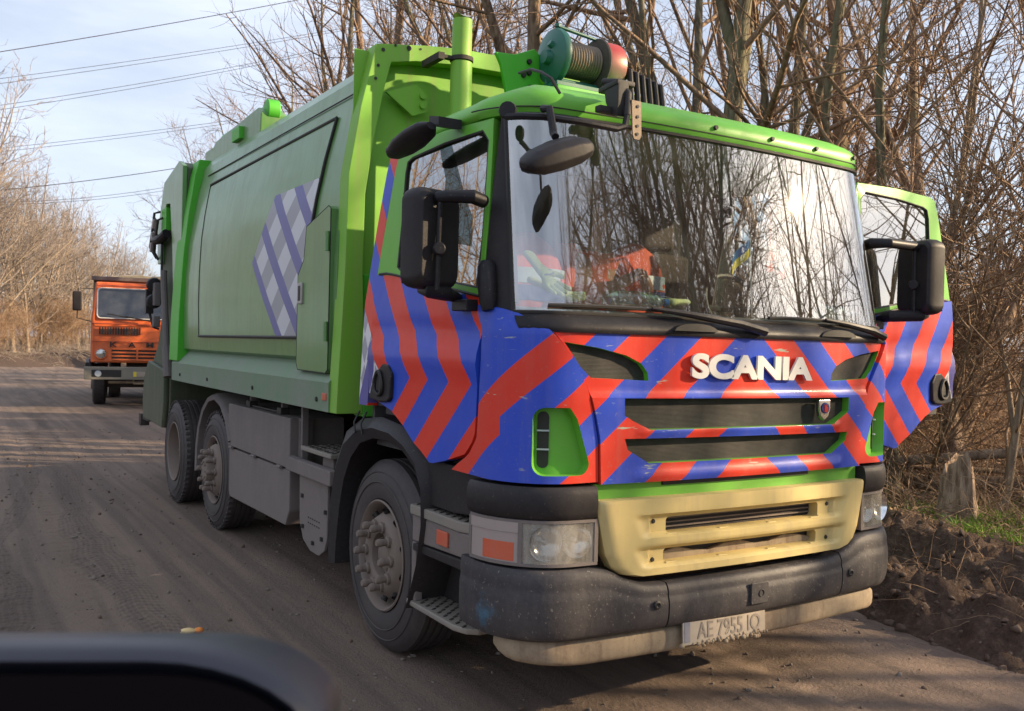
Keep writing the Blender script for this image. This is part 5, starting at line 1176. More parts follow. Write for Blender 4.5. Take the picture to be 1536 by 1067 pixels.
# ============================================================ CAR WING MIRROR next to the camera
fw = Vector((.524, .852, -.011)); rt = Vector((.851, -.524, .025)); up = rt.cross(fw)*1; up = Vector((-.015, .022, 1))
def wing():
    root = empty('car_wing_mirror', CAMC+fw*.72+rt*-.385+up*-.327, label='black wing mirror of a car blurred in the lower corner', cat='car mirror')
    m = Matrix(((rt.x, fw.x, up.x, 0), (rt.y, fw.y, up.y, 0), (rt.z, fw.z, up.z, 0), (0, 0, 0, 1)))
    def ring(hw, hh, r_, y, tp=1.0):
        out = []
        for cx, cz, a0 in ((1, 1, 0), (-1, 1, 90), (-1, -1, 180), (1, -1, 270)):
            for q in range(9):
                a = R(a0+90*q/8); rx_ = r_*1.75; out.append(m @ Vector((cx*(hw-rx_)+rx_*math.cos(a)+.004*cz, y, cz*(hh-r_)+r_*math.sin(a)*tp)))
        return out
    hw, hh = .24, .098
    def loft(rs, nm, mt, par, cap=True):
        bm = BM(); V = [[bm.verts.new(p) for p in r_] for r_ in rs]; n = len(V[0])
        for a, b in zip(V, V[1:]):
            for k in range(n): bm.faces.new((a[k], a[(k+1) % n], b[(k+1) % n], b[k]))
        if cap: bm.faces.new(V[0][::-1]); bm.faces.new(V[-1])
        return finish(bm, nm, mt, par, sharp=60)
    mt = paint('blue_black_plastic', (.014, .016, .028), .42, .0, spec=.5)
    loft([ring(hw-.016, hh-.016, .07, .03), ring(hw-.013, hh-.014, .072, -.0), ring(hw-.008, hh-.008, .077, -.004), ring(hw-.002, hh-.002, .083, .004), ring(hw, hh, .085, .018), ring(hw-.004, hh-.005, .06, .06), ring(hw-.03, hh-.03, .05, .10), ring(hw-.08, hh-.06, .03, .125)], 'housing', mt, root)
    loft([ring(hw-.018, hh-.019, .068, -.0005), ring(hw-.018, hh-.019, .068, -.003)], 'mirror_glass', paint('dark_mirror_glass', (.008, .006, .007), .25, 0, spec=.1), root)
    bm = BM(); tube(bm, [m @ Vector(p) for p in ((-.05, .06, -.08), (-.10, .08, -.16), (-.2, .10, -.22))], [.035, .03, .04], 12); finish(bm, 'mirror_foot', mt, root)
    return root
wing()

# ============================================================ GROUND
def fbm(x, y, s, o=4, seed=0.): return noise.fractal(Vector((x*s+seed, y*s-seed, seed*.37)), .55, 2.1, o)
def edge_x(y): return 1.86+.18*math.sin(y*.7)+.10*math.sin(y*1.9+1)+(.12*max(0, y-6) if y < 14 else .96)
def left_edge(y): return -9.5+.5*math.sin(y*.23)+(0 if y < 30 else -(y-30)*.12)
def gh(x, y):
    e = edge_x(y); h = -.035
    if x > e:
        d = x-e; ridge = .20*math.exp(-((d-1.75)/.55)**2)+.10*math.exp(-((d-.55)/.22)**2)-.05*math.exp(-((d-1.05)/.2)**2)
        k = min(1, d/.25); rough = abs(fbm(x, y, 1.6, 5, 3.1))*.16*math.exp(-max(0, d-3)/3)+fbm(x, y, 5.5, 4, 8.2)*.055*math.exp(-max(0, d-2.6)/2)+abs(fbm(x, y, 11, 3, 2.2))*.03*math.exp(-max(0, d-2.2)/2)
        h += k*(.045+ridge*(1+.5*fbm(x, y*.5, .8, 3, 5.))+rough) + min(1, max(0, d-2.6)/4)*(.08+.12*fbm(x, y, .22, 4, 1.7))
    elif x < left_edge(y):
        d = left_edge(y)-x; h += min(1, d/.8)*(.15+.2*abs(fbm(x, y, .6, 4, 2.))) + .3*min(1, d/8)
    if y > 48+.35*x: h += min(.5, (y-48-.35*x)*.06)*(.7+.5*fbm(x, y, .3, 3, 4.))
    return h
def axis_vals(lo, hi, c0, c1, step, grow=1.12):
    v = []; x = c0
    while x < c1: v.append(x); x += step
    s = step; x = c1
    while x < hi: v.append(x); s *= grow; x += s
    v.append(hi); s = step; x = c0-step; L_ = []
    while x > lo: L_.append(x); s *= grow; x -= s
    L_.append(lo); return L_[::-1]+v
xs_ = axis_vals(-600, 600, -1.0, 9.0, .05, 1.10); ys_ = axis_vals(-600, 600, -6.0, 7.0, .05, 1.09)
verts = [(x, y, gh(x, y) if abs(x) < 200 and -60 < y < 220 else .4) for y in ys_ for x in xs_]
nx_ = len(xs_); faces = [(j*nx_+i, j*nx_+i+1, (j+1)*nx_+i+1, (j+1)*nx_+i) for j in range(len(ys_)-1) for i in range(nx_-1)]
me = bpy.data.meshes.new('ground'); me.from_pydata(verts, [], faces); ground = bpy.data.objects.new('ground', me); col.objects.link(ground); tag(ground, kind='structure')
for p in me.polygons: p.use_smooth = True
def ground_mat():
    m, N, L, B = newmat('leafy_soil'); n1 = noise_n(N, L, .8, 8); n2 = noise_n(N, L, 18, 8, rough=.7); n3 = noise_n(N, L, 60, 4)
    t = N.new('ShaderNodeTexCoord'); s = N.new('ShaderNodeSeparateXYZ'); L.new(t.outputs['Object'], s.inputs[0])
    soil = ramp(N, L, n2.outputs['Fac'], [(.3, (.050, .033, .025)), (.55, (.105, .070, .050)), (.75, (.20, .14, .10))]).outputs[0]
    litter = ramp(N, L, n3.outputs['Fac'], [(.3, (.05, .032, .018)), (.5, (.13, .085, .045)), (.7, (.24, .17, .10))]).outputs[0]
    far = N.new('ShaderNodeMapRange'); far.inputs[1].default_value = 4.2; far.inputs[2].default_value = 6.0; L.new(mth(N, L, 'ADD', s.outputs[0], n1.outputs['Fac']), far.inputs[0])
    L.new(mixc(N, L, far.outputs[0], soil, litter), B.inputs['Base Color']); B.inputs['Roughness'].default_value = .95; B.inputs['Specular IOR Level'].default_value = .2
    b = N.new('ShaderNodeBump'); b.inputs['Distance'].default_value = .05; b.inputs['Strength'].default_value = .9; L.new(n2.outputs['Fac'], b.inputs['Height']); L.new(b.outputs[0], B.inputs['Normal'])
    return m
me.materials.append(ground_mat())
def road_mat():
    m, N, L, B = newmat('packed_dirt_road'); n1 = noise_n(N, L, .5, 7, stretch=(1.0, .35, 1)); n2 = noise_n(N, L, 14, 8, rough=.7); n3 = noise_n(N, L, 55, 5, rough=.7); n4 = noise_n(N, L, 1.0, 5, stretch=(5, .12, 1))
    c = ramp(N, L, n1.outputs['Fac'], [(.3, (.145, .108, .085)), (.7, (.26, .192, .148))]).outputs[0]
    c = mixc(N, L, ramp(N, L, n4.outputs['Fac'], [(.44, 0), (.60, .5)]).outputs[0], c, (.085, .066, .055))
    c = mixc(N, L, ramp(N, L, n2.outputs['Fac'], [(.60, 0), (.70, .65)]).outputs[0], c, (.065, .048, .038))
    c = mixc(N, L, ramp(N, L, n3.outputs['Fac'], [(.62, 0), (.72, .6)]).outputs[0], c, (.30, .25, .21))
    t0 = N.new('ShaderNodeTexCoord'); s0 = N.new('ShaderNodeSeparateXYZ'); L.new(t0.outputs['Object'], s0.inputs[0]); nw = noise_n(N, L, .35, 2)
    for c0, k0, wd0 in ((-2.35, .045, .16), (-3.15, .10, .10), (-4.6, .03, .2)):
        cx = mth(N, L, 'ADD', mth(N, L, 'MULTIPLY', s0.outputs[1], k0), mth(N, L, 'ADD', mth(N, L, 'MULTIPLY', nw.outputs['Fac'], .9), c0-.45))
        d = mth(N, L, 'ABSOLUTE', mth(N, L, 'SUBTRACT', s0.outputs[0], cx)); msk = ramp(N, L, mth(N, L, 'DIVIDE', d, wd0), [(.0, 1), (.8, 1), (1.0, 0)]).outputs[0]
        lug = mth(N, L, 'SINE', mth(N, L, 'ADD', mth(N, L, 'MULTIPLY', s0.outputs[1], 85), mth(N, L, 'MULTIPLY', d, 60))); rib = mth(N, L, 'SINE', mth(N, L, 'MULTIPLY', d, 190))
        pr = mth(N, L, 'MULTIPLY', msk, mth(N, L, 'ADD', .36, mth(N, L, 'ADD', mth(N, L, 'MULTIPLY', lug, .16), mth(N, L, 'MULTIPLY', rib, .14))))
        pr = mth(N, L, 'MULTIPLY', pr, ramp(N, L, n2.outputs['Fac'], [(.35, .3), (.6, 1)]).outputs[0])
        c = mixc(N, L, pr, c, (.055, .042, .034))
    L.new(c, B.inputs['Base Color']); B.inputs['Roughness'].default_value = .88; B.inputs['Specular IOR Level'].default_value = .25
    t = N.new('ShaderNodeTexCoord')
    # tyre tread prints: fine chevrons inside two wandering wheel tracks
    b1 = N.new('ShaderNodeBump'); b1.inputs['Distance'].default_value = .03; b1.inputs['Strength'].default_value = .55; L.new(n2.outputs['Fac'], b1.inputs['Height'])
    b2 = N.new('ShaderNodeBump'); b2.inputs['Distance'].default_value = .015; b2.inputs['Strength'].default_value = .8; L.new(n3.outputs['Fac'], b2.inputs['Height']); L.new(b1.outputs[0], b2.inputs['Normal'])
    L.new(b2.outputs[0], B.inputs['Normal']); return m
def road_h(x, y):
    h = .012*fbm(x, y*.4, .9, 3, 9.)
    for c0, wd2 in ((-2.55, .13), (-4.35, .13), (-1.9, .10), (-3.6, .11), (.4, .14)):
        c = c0+.5*math.sin(y*.07+c0)+.02*y*(1 if c0 < -3 else .4); d = abs(x-c)/wd2
        if d < 1.8:
            h += -.010*math.exp(-d*d*1.5)+.006*math.exp(-(d-1.2)**2*9)
            if d < 1: h += .004*(1 if math.sin((y*38)+d*3) > 0 else -1)*math.exp(-d*d)
    return h+.004*fbm(x, y, 9, 4, 2.)
rx = [0+.05*0]; bmr = BM(); yy = axis_vals(-40, 130, -5, 7, .022, 1.06); rows = []
for y in yy:
    l, r_ = left_edge(y)-.1, edge_x(y)+.12+.05*fbm(0, y, 2.2, 3)
    nn = 150; rows.append([Vector((l+(r_-l)*(1-(1-i/nn)**1.35), y, 0)) for i in range(nn+1)])
for r_ in rows:
    for p in r_: p.z = road_h(p.x, p.y)+.004
    r_[-1].z = -.05; r_[-2].z -= .01
sheet(bmr, rows); rd = finish(bmr, 'dirt_road', road_mat(), sharp=180); tag(rd, kind='structure')

# mud clods and pebbles along the verge and on the road (nobody could count them)
def ico(sub):
    b_ = BM(); bmesh.ops.create_icosphere(b_, subdivisions=sub, radius=1); v = [x.co.copy() for x in b_.verts]; f = [[y.index for y in x.verts] for x in b_.faces]; b_.free(); return v, f
ICO = {1: ico(1), 2: ico(2)}
def scatter_clods(name, mat, n, fn, seed):
    rg_ = random.Random(seed); VV, FF = [], []
    for _ in range(n):
        x, y, s = fn(rg_); z = (gh(x, y) if x > edge_x(y) or x < left_edge(y) else road_h(x, y)+.004)
        m = Matrix.Translation((x, y, z+s*.25)) @ Matrix.Rotation(rg_.uniform(0, 6), 4, 'Z') @ Matrix.Rotation(rg_.uniform(0, 3), 4, 'X') @ Matrix.Diagonal((s*rg_.uniform(.7, 1.5), s, s*rg_.uniform(.5, .9), 1))
        iv, if_ = ICO[2 if s > .02 else 1]; i0 = len(VV)
        for v in iv:
            c = m @ v; VV.append(c+Vector((rg_.uniform(-1, 1), rg_.uniform(-1, 1), rg_.uniform(-1, 1)))*s*.13+noise.noise_vector(c*30)*s*.7)
        FF += [[i0+k for k in q] for q in if_]
    me = bpy.data.meshes.new(name); me.from_pydata(VV, [], FF); me.materials.append(mat)
    for p in me.polygons: p.use_smooth = True
    o = bpy.data.objects.new(name, me); col.objects.link(o); tag(o, kind='stuff'); return o
soil = paint('dark_soil_clods', (.10, .066, .047), .95, .3, dustcol=(.18, .13, .095))
stone = paint('grey_brown_pebbles', (.16, .135, .115), .9, .3)
scatter_clods('mud_clods', soil, 1300, lambda g: ((lambda y: (edge_x(y)+abs(g.gauss(.3, 1.1)), y, abs(g.gauss(.0, .013))+.006))(g.uniform(-3.5, 6))), 3)
scatter_clods('road_pebbles', stone, 2600, lambda g: (g.uniform(-7, 1.8), g.uniform(-4, 14)**1.0, abs(g.gauss(0, .006))+.004), 4)
scatter_clods('road_dirt_lumps', soil, 600, lambda g: (g.gauss(-2.6, 1.6) if g.random() < .6 else g.uniform(-5, 1.8), g.uniform(-3.5, 12), abs(g.gauss(0, .006))+.004), 5)

# ============================================================ TREES
def bark_mat(name, a, b, c):
    m, N, L, B = newmat(name); n = noise_n(N, L, 3, 6, stretch=(6, 6, 1.2)); n2 = noise_n(N, L, .7, 3)
    x = ramp(N, L, n.outputs['Fac'], [(.35, a), (.65, b)]).outputs[0]
    x = mixc(N, L, ramp(N, L, n2.outputs['Fac'], [(.48, 0), (.65, .45)]).outputs[0], x, c); L.new(x, B.inputs['Base Color']); B.inputs['Roughness'].default_value = .9; B.inputs['Specular IOR Level'].default_value = .15
    bp_ = N.new('ShaderNodeBump'); bp_.inputs['Distance'].default_value = .03; L.new(n.outputs['Fac'], bp_.inputs['Height']); L.new(bp_.outputs[0], B.inputs['Normal']); return m
BK = [bark_mat('brown_bark', (.09, .06, .042), (.29, .205, .145), (.17, .165, .075)), bark_mat('grey_green_bark', (.08, .07, .05), (.22, .20, .14), (.15, .16, .075)), bark_mat('pale_bark', (.17, .13, .10), (.36, .29, .22), (.26, .22, .15))]
TW = [bark_mat('brown_twigs', (.13, .08, .052), (.32, .21, .14), (.24, .17, .10)), bark_mat('reddish_twigs', (.16, .105, .07), (.37, .26, .18), (.27, .20, .13)), bark_mat('pale_twigs', (.17, .14, .12), (.34, .285, .245), (.25, .21, .175))]
DRY = paint('dry_leaves', (.38, .22, .10), .8, .2)
class TM:
    def __init__(s): s.v, s.f = [], []
    def seg(s, pts, rs, n):
        fr_ = frames(pts); base = len(s.v)
        for p, r_, (t, u, v) in zip(pts, rs, fr_):
            for k in range(n):
                a = 2*math.pi*k/n; s.v.append(p+(u*math.cos(a)+v*math.sin(a))*r_)
        for i in range(len(pts)-1):
            for k in range(n): s.f.append((base+i*n+k, base+i*n+(k+1) % n, base+(i+1)*n+(k+1) % n, base+(i+1)*n+k))
    def mesh(s, name, mat):
        me = bpy.data.meshes.new(name); me.from_pydata(s.v, [], s.f); me.materials.append(mat)
        for p in me.polygons: p.use_smooth = True
        me.update(); return me
def make_tree(seed, h, r0, lean=.1, first=.35, nb=16, dens=1.0, fork=0, leaves=0, twig_r=.005, up=.35, bl=.38):
    g = random.Random(seed); trunk, crown, leaf = TM(), TM(), TM()
    def path(p, d, L_, n, wob, upw):
        pts = [p.copy()]; d = d.normalized()
        for i in range(n):
            d = (d+Vector((g.gauss(0, wob), g.gauss(0, wob), g.gauss(0, wob)+upw/n))).normalized(); p = p+d*(L_/n); pts.append(p.copy())
        return pts
    def at(pts, t):
        q = t*(len(pts)-1); i = min(int(q), len(pts)-2); return pts[i].lerp(pts[i+1], q-i), (pts[i+1]-pts[i]).normalized()
    def side(d, ang):
        u = d.orthogonal().normalized(); u.rotate(Matrix.Rotation(g.uniform(0, 2*math.pi), 3, d)); return (d*math.cos(ang)+u*math.sin(ang)).normalized()
    mains = []
    base = path(Vector((0, 0, -.25)), Vector((lean*g.uniform(.4, 1), lean*g.uniform(-1, 1), 1)), h, 12, .045, .1); mains.append((base, r0, h))
    for k in range(fork):
        t = g.uniform(.12, .45); p, d = at(base, t); L_ = h*(1-t)*g.uniform(.75, .95); mains.append((path(p, side(d, g.uniform(.25, .5)), L_, 10, .05, .5), r0*(1-t)*.75, L_))
    for pts, rr, L_ in mains:
        n = len(pts); rs = [max(.008, rr*(1-.92*(i/(n-1))**.85)) for i in range(n)]; 
        if pts is base: rs[0] = rr*1.5; rs[1] = rr*1.02
        trunk.seg(pts, rs, 9)
        for b in range(int(nb*(L_/h))):
            t = first+(1-first)*(b+g.random())/(nb*L_/h) if pts is base else .15+.85*(b+g.random())/max(1, nb*L_/h); t = min(.98, t)
            p, d = at(pts, t); r1 = max(.010, rr*(1-.92*t**.85)*g.uniform(.35, .6)); l1 = h*bl*(1.15-t)*g.uniform(.55, 1.15)
            bp = path(p, side(d, g.uniform(.55, 1.15)), l1, 6, .11, up); crown.seg(bp, [max(.004, r1*(1-.85*i/6)) for i in range(7)], 5)
            for c in range(int((3+l1*2.2)*dens)):
                t2 = g.uniform(.15, 1); p2, d2 = at(bp, t2); l2 = l1*(1.1-t2)*g.uniform(.3, .65)+.25
                q = path(p2, side(d2, g.uniform(.45, 1.0)), l2, 4, .13, up*.8); r2 = max(twig_r*1.4, r1*(1-.8*t2)*.5); crown.seg(q, [max(twig_r, r2*(1-.8*i/4)) for i in range(5)], 4)
                for e in range(int((2+l2*3.2)*dens)):
                    t3 = g.uniform(.1, 1); p3, d3 = at(q, t3); l3 = g.uniform(.18, .55)*(.6+h/16)
                    w_ = path(p3, side(d3, g.uniform(.4, 1.0)), l3, 3, .16, up*.6); crown.seg(w_, [twig_r, twig_r*.8, twig_r*.65, twig_r*.4], 3)
                    for _ in range(int(1.3*dens+g.random())):
                        p4, d4 = at(w_, g.uniform(.2, .95)); w2_ = path(p4, side(d4, g.uniform(.4, .9)), l3*g.uniform(.35, .7), 2, .12, .2); crown.seg(w2_, [twig_r*.7, twig_r*.55, twig_r*.4], 3)
                    if leaves and g.random() < leaves:
                        for _ in range(9):
                            c_ = w_[-1]+Vector((g.gauss(0, .05), g.gauss(0, .05), -abs(g.gauss(.03, .10)))); a = Vector((g.uniform(-1, 1), g.uniform(-1, 1), g.uniform(-1, 1))).normalized()*.016; b2 = Vector((g.uniform(-.4, .4), g.uniform(-.4, .4), -1)).normalized()*.035
                            i0 = len(leaf.v); leaf.v += [c_, c_+a, c_+b2+a*.3, c_+b2-a*.3]; leaf.f.append((i0, i0+1, i0+2, i0+3))
    return trunk, crown, leaf
PROTO = {}
def tree_proto(key, mats, **kw):
    t, c, l = make_tree(**kw); PROTO[key] = (t.mesh('trunk', BK[mats[0]]), c.mesh('crown', TW[mats[1]]), l.mesh('dry_leaves', DRY) if l.v else None)
def put_tree(key, x, y, rz=0, s=1., label='', group=None, sz=None, name='bare_tree', tiltx=0., tilty=0.):
    z = gh(x, y); e = empty(name, (x, y, z), rz, label, 'tree', group); e.scale = (s, s, sz or s); e.rotation_euler = (tiltx, tilty, rz)
    for me, nm in zip(PROTO[key], ('trunk', 'crown', 'dry_leaves')):
        if me is None: continue
        o = bpy.data.objects.new(nm, me); col.objects.link(o); o.parent = e
    return e
tree_proto('thick', (0, 0), seed=1, h=15, r0=.19, lean=.12, first=.25, nb=18, dens=.62, fork=1, leaves=.02)
tree_proto('thick2', (1, 1), seed=2, h=14, r0=.17, lean=.25, first=.22, nb=18, dens=.62, fork=2)
tree_proto('slim', (1, 1), seed=3, h=12, r0=.085, lean=.12, first=.22, nb=18, dens=.6, fork=0, leaves=.04)
tree_proto('slim2', (2, 0), seed=4, h=11, r0=.075, lean=.35, first=.15, nb=18, dens=.65, fork=1, leaves=.05)
tree_proto('lean', (0, 0), seed=5, h=13, r0=.13, lean=.75, first=.2, nb=18, dens=.62, fork=1)
tree_proto('sapling', (2, 1), seed=6, h=6.5, r0=.035, lean=.2, first=.08, nb=18, dens=.8, fork=2, leaves=.12, up=.5)
tree_proto('shrub', (0, 1), seed=7, h=3.6, r0=.022, lean=.5, first=.03, nb=16, dens=1.0, fork=4, leaves=.06, up=.3, bl=.5)
tree_proto('round', (1, 0), seed=8, h=11, r0=.14, lean=.1, first=.18, nb=26, dens=.85, fork=3, bl=.42, up=.2)
tree_proto('sparse', (1, 0), seed=14, h=13, r0=.10, lean=.2, first=.2, nb=13, dens=.36, fork=1, twig_r=.006)
tree_proto('far', (2, 2), seed=9, h=14, r0=.17, lean=.15, first=.2, nb=20, dens=.55, fork=2, twig_r=.010, bl=.36, up=.4)
tree_proto('far2', (2, 2), seed=10, h=12, r0=.14, lean=.2, first=.12, nb=20, dens=.55, fork=3, twig_r=.010, bl=.4, up=.3)
g = random.Random(11)
NB = 'bare tree in the dense wood behind and right of the green truck'
# hero trees that can be picked out
def ray_pt(px, depth):
    d = rt*((px-768)/1382)+fw; return CAMC.x+d.x*depth, CAMC.y+d.y*depth
heroes = [(578, 19, 'thick', 'thick leaning trunk rising just behind the front corner of the green body', .4, 1.0), (597, 20, 'thick2', 'mossy dark trunk close beside a leaning trunk above the green body', 2.2, .9),
          (798, 13, 'thick', 'dark trunk standing behind the hose winch', 3.4, .9), (905, 15, 'lean', 'forked mossy trunk leaning above the red winch drum', 1.2, .95),
          (1042, 12, 'slim', 'slim olive grey trunk behind the middle of the cab roof', .3, 1.05), (1078, 13.5, 'thick2', 'dark brown trunk behind the cab roof, second right of the clamp bracket', 5., .85),
          (1160, 15, 'lean', 'leaning brown trunk rising over the driver side of the cab roof', 6.0, 1.), (1216, 11.5, 'slim', 'straight slim trunk over the corner of the cab roof', 2.5, 1.0),
          (1296, 10.5, 'slim2', 'pale forked sapling right beside the open door', .1, .85), (1395, 13, 'lean', 'slanting trunk rising right of the open door', 5.7, 1.1),
          (1500, 9.5, 'sapling', 'narrow upright sapling at the right edge of the picture', 4.2, 1.3), (1448, 11, 'lean', 'strongly slanting dark trunk behind the open door mirror', .4, 1.0),
          (1345, 10.5, 'slim', 'thin trunk between the roof corner and the open door', 1.9, .95), (1262, 13, 'lean', 'curved slanting trunk over the open door', .9, 1.)]
for px, dp, key, lb, rz, s in heroes:
    x, y = ray_pt(px, dp); put_tree(key, x, y, rz, s, lb)
n = 0
for i in range(900):
    if n >= 48: break
    y = g.uniform(-4, 34); x = 5.2+abs(g.gauss(0, 6.5))+max(0, (y-20)*.12)
    if x > 24 or y < -4.2+.56*(x+3.25): continue
    key = g.choice(['thick', 'thick2', 'slim', 'slim', 'slim2', 'slim2', 'lean', 'sapling', 'sapling']); put_tree(key, x, y, g.uniform(0, 6.3), g.uniform(.75, 1.15), NB, 'trees of the roadside wood', tiltx=g.gauss(0, .09), tilty=g.gauss(0, .09)); n += 1
for i in range(60):
    y = g.uniform(-1.5, 22); x = 5.2+abs(g.gauss(0, 3.2))
    if y < -4.2+.56*(x+3.25): continue
    put_tree('shrub', x, y, g.uniform(0, 6.3), g.uniform(.6, 1.25), 'bare bush in the undergrowth of the wood right of the truck', 'bushes of the roadside wood', name='bare_bush')
# lone crowns against the sky behind the refuse body
put_tree('round', 8.0, 27, 1.0, 1.15, 'spreading bare tree against the sky behind the middle of the green body')
put_tree('round', 6.6, 30, 3.0, .95, 'slender bare tree at the left end of the wood above the green body')
put_tree('far2', 12.5, 36, 3.0, .8, 'small bare crown low over the roof cylinder at the rear of the green body')
# trees in front of the truck and across the road (they show in the windscreen and shade the road)
for i in range(38):
    a = R(g.uniform(131, 162)); d = g.uniform(12, 32); x, y = d*math.sin(a), d*math.cos(a)-1
    if (x < 3.5 and y > -11) or (x > 3 and y > -4.2): continue
    if abs(math.degrees(a)-121.5) < 8: continue
    put_tree(g.choice(['slim', 'slim2', 'thick2', 'round', 'lean']), x, y, g.uniform(0, 6.3), g.uniform(1.0, 1.45), 'bare tree before the truck mirrored in its windscreen', 'trees mirrored in the windscreen', tiltx=g.gauss(0, .08), tilty=g.gauss(0, .08))
for i in range(13):
    a = R(97+33*(i+g.random())/13); d = g.uniform(15, 27); x, y = d*math.sin(a), d*math.cos(a)-1
    put_tree('sparse', x, y, g.uniform(0, 6.3), g.uniform(.8, 1.15), 'bare tree before the truck mirrored in its windscreen', 'trees mirrored in the windscreen', tiltx=g.gauss(0, .12), tilty=g.gauss(0, .12))
for i in range(26):
    y = g.uniform(-2, 48); x = -10.5-abs(g.gauss(0, 4)); put_tree(g.choice(['slim', 'thick', 'round', 'slim2']), x, y, g.uniform(0, 6.3), g.uniform(.8, 1.1), 'bare tree across the road mirrored in the side window', 'trees across the road')
# far tree line at the bend
for i in range(46):
    px = -60+330*(i+g.random())/46; t = max(0, (px+60)/330); dp = 52+60*t**1.2+abs(g.gauss(0, 9)); x, y = ray_pt(px, dp)
    put_tree(g.choice(['far', 'far2']), x, y, g.uniform(0, 6.3), (1.36-.6*t)*g.uniform(.8, 1.12), 'pale bare tree in the distant tree line beyond the orange dump truck', 'far tree line at the bend')
for i in range(36):
    px = -60+420*g.random(); dp = 50+45*max(0, (px+60)/330)+abs(g.gauss(0, 4)); x, y = ray_pt(px, dp)
    put_tree('shrub', x, y, g.uniform(0, 6.3), g.uniform(.8, 1.4), 'pale bush at the foot of the distant tree line', 'bushes at the bend', name='bare_bush')
e = put_tree('slim', *ray_pt(-640, 13.6), R(-28), 1.0, 'dark branch tips reaching in at the top left corner', tilty=.52)
for i in range(30):
    a = R(g.uniform(60, 96)); d = g.uniform(38, 75); x, y = d*math.sin(a), d*math.cos(a)-4
    put_tree(g.choice(['far', 'far2']), x, y, g.uniform(0, 6.3), g.uniform(.8, 1.1), NB, 'trees of the roadside wood')

# ============================================================ UNDERGROWTH, GRASS, STUMP, LOGS
def tangle(name, n, fn, mat, seed, r=(.002, .006), L_=(.3, 1.4)):
    g2 = random.Random(seed); t = TM()
    for _ in range(n):
        x, y = fn(g2); p = Vector((x, y, gh(x, y)-.03)); d = Vector((g2.gauss(0, 1), g2.gauss(0, 1), abs(g2.gauss(.5, .7)))).normalized(); l = g2.uniform(*L_); pts = [p]; k = 5
        for i in range(k): d = (d+Vector((g2.gauss(0, .25), g2.gauss(0, .25), g2.gauss(-.12, .2)))).normalized(); pts.append(pts[-1]+d*l/k)
        rr_ = g2.uniform(*r); t.seg(pts, [rr_*(1-.6*i/k) for i in range(k+1)], 3)
    o = bpy.data.objects.new(name, t.mesh(name, mat)); col.objects.link(o); tag(o, kind='stuff'); return o
tangle('undergrowth', 15000, lambda g2: (4.6+abs(g2.gauss(0, 3.0)), g2.uniform(-3.5, 16)), TW[1], 21)
tangle('wood_brush', 12000, lambda g2: (lambda y: (max(5.5, -3.2+(y+4.2)/.56)*0+7.5+abs(g2.gauss(0, 9)), y))(g2.uniform(-1, 30)), TW[0], 24, (.003, .010), (.8, 2.6))
for i in range(46):
    y = g.uniform(0, 30); x = 8+abs(g.gauss(0, 7))
    if y < -4.2+.56*(x+3.25): y = -4.0+.56*(x+3.25)+g.uniform(0, 6)
    put_tree('shrub', x, y, g.uniform(0, 6.3), g.uniform(.8, 1.5), 'bare bush in the undergrowth of the wood right of the truck', 'bushes of the roadside wood', name='bare_bush')
tangle('dry_stalks', 5000, lambda g2: ((lambda px, dp: ray_pt(px, dp))(g2.uniform(-60, 380), 49+45*g2.random()**1.5+20*g2.random())), TW[2], 22, (.006, .014), (.8, 2.0))
tangle('verge_twigs', 1300, lambda g2: (edge_x(0)+abs(g2.gauss(1.2, 1.4)), g2.uniform(-3, 5)), TW[0], 23, (.002, .005), (.1, .5))
gm = paint('green_grass', (.20, .34, .02), .7, .25, dustcol=(.22, .22, .06)); g2 = random.Random(31); t = TM()
for _ in range(30000):
    y = g2.uniform(-3.2, 7); x = 4.2+abs(g2.gauss(0, 1.0))+.25*math.sin(y*2)
    if fbm(x, y, .8, 3, 6.) < -.2: continue
    p = Vector((x, y, gh(x, y)-.01)); hgt = g2.uniform(.04, .14); a = g2.uniform(0, 6.28); wv = Vector((math.cos(a), math.sin(a), 0))*.004; b_ = Vector((g2.gauss(0, .4), g2.gauss(0, .4), 1))*hgt
    i0 = len(t.v); t.v += [p-wv, p+wv, p+b_*.6+wv*.7, p+b_*.6-wv*.7, p+b_+Vector((b_.x, b_.y, -hgt*.1))*.4]; t.f += [(i0, i0+1, i0+2, i0+3), (i0+3, i0+2, i0+4)]
o = bpy.data.objects.new('grass', t.mesh('grass', gm)); col.objects.link(o); tag(o, kind='stuff')
lm = paint('leaf_litter', (.25, .15, .075), .9, .3, dustcol=(.12, .08, .05)); t = TM()
for _ in range(16000):
    y = g2.uniform(-4, 14); x = 3.6+abs(g2.gauss(1.2, 2.6)); p = Vector((x, y, gh(x, y)+g2.uniform(.0, .03))); a = Vector((g2.gauss(0, 1), g2.gauss(0, 1), g2.gauss(0, .5))).normalized()*g2.uniform(.012, .03); b_ = a.orthogonal().normalized()*a.length*.7
    i0 = len(t.v); t.v += [p-a, p+b_, p+a, p-b_]; t.f.append((i0, i0+1, i0+2, i0+3))
o = bpy.data.objects.new('leaf_litter', t.mesh('leaf_litter', lm)); col.objects.link(o); tag(o, kind='stuff')
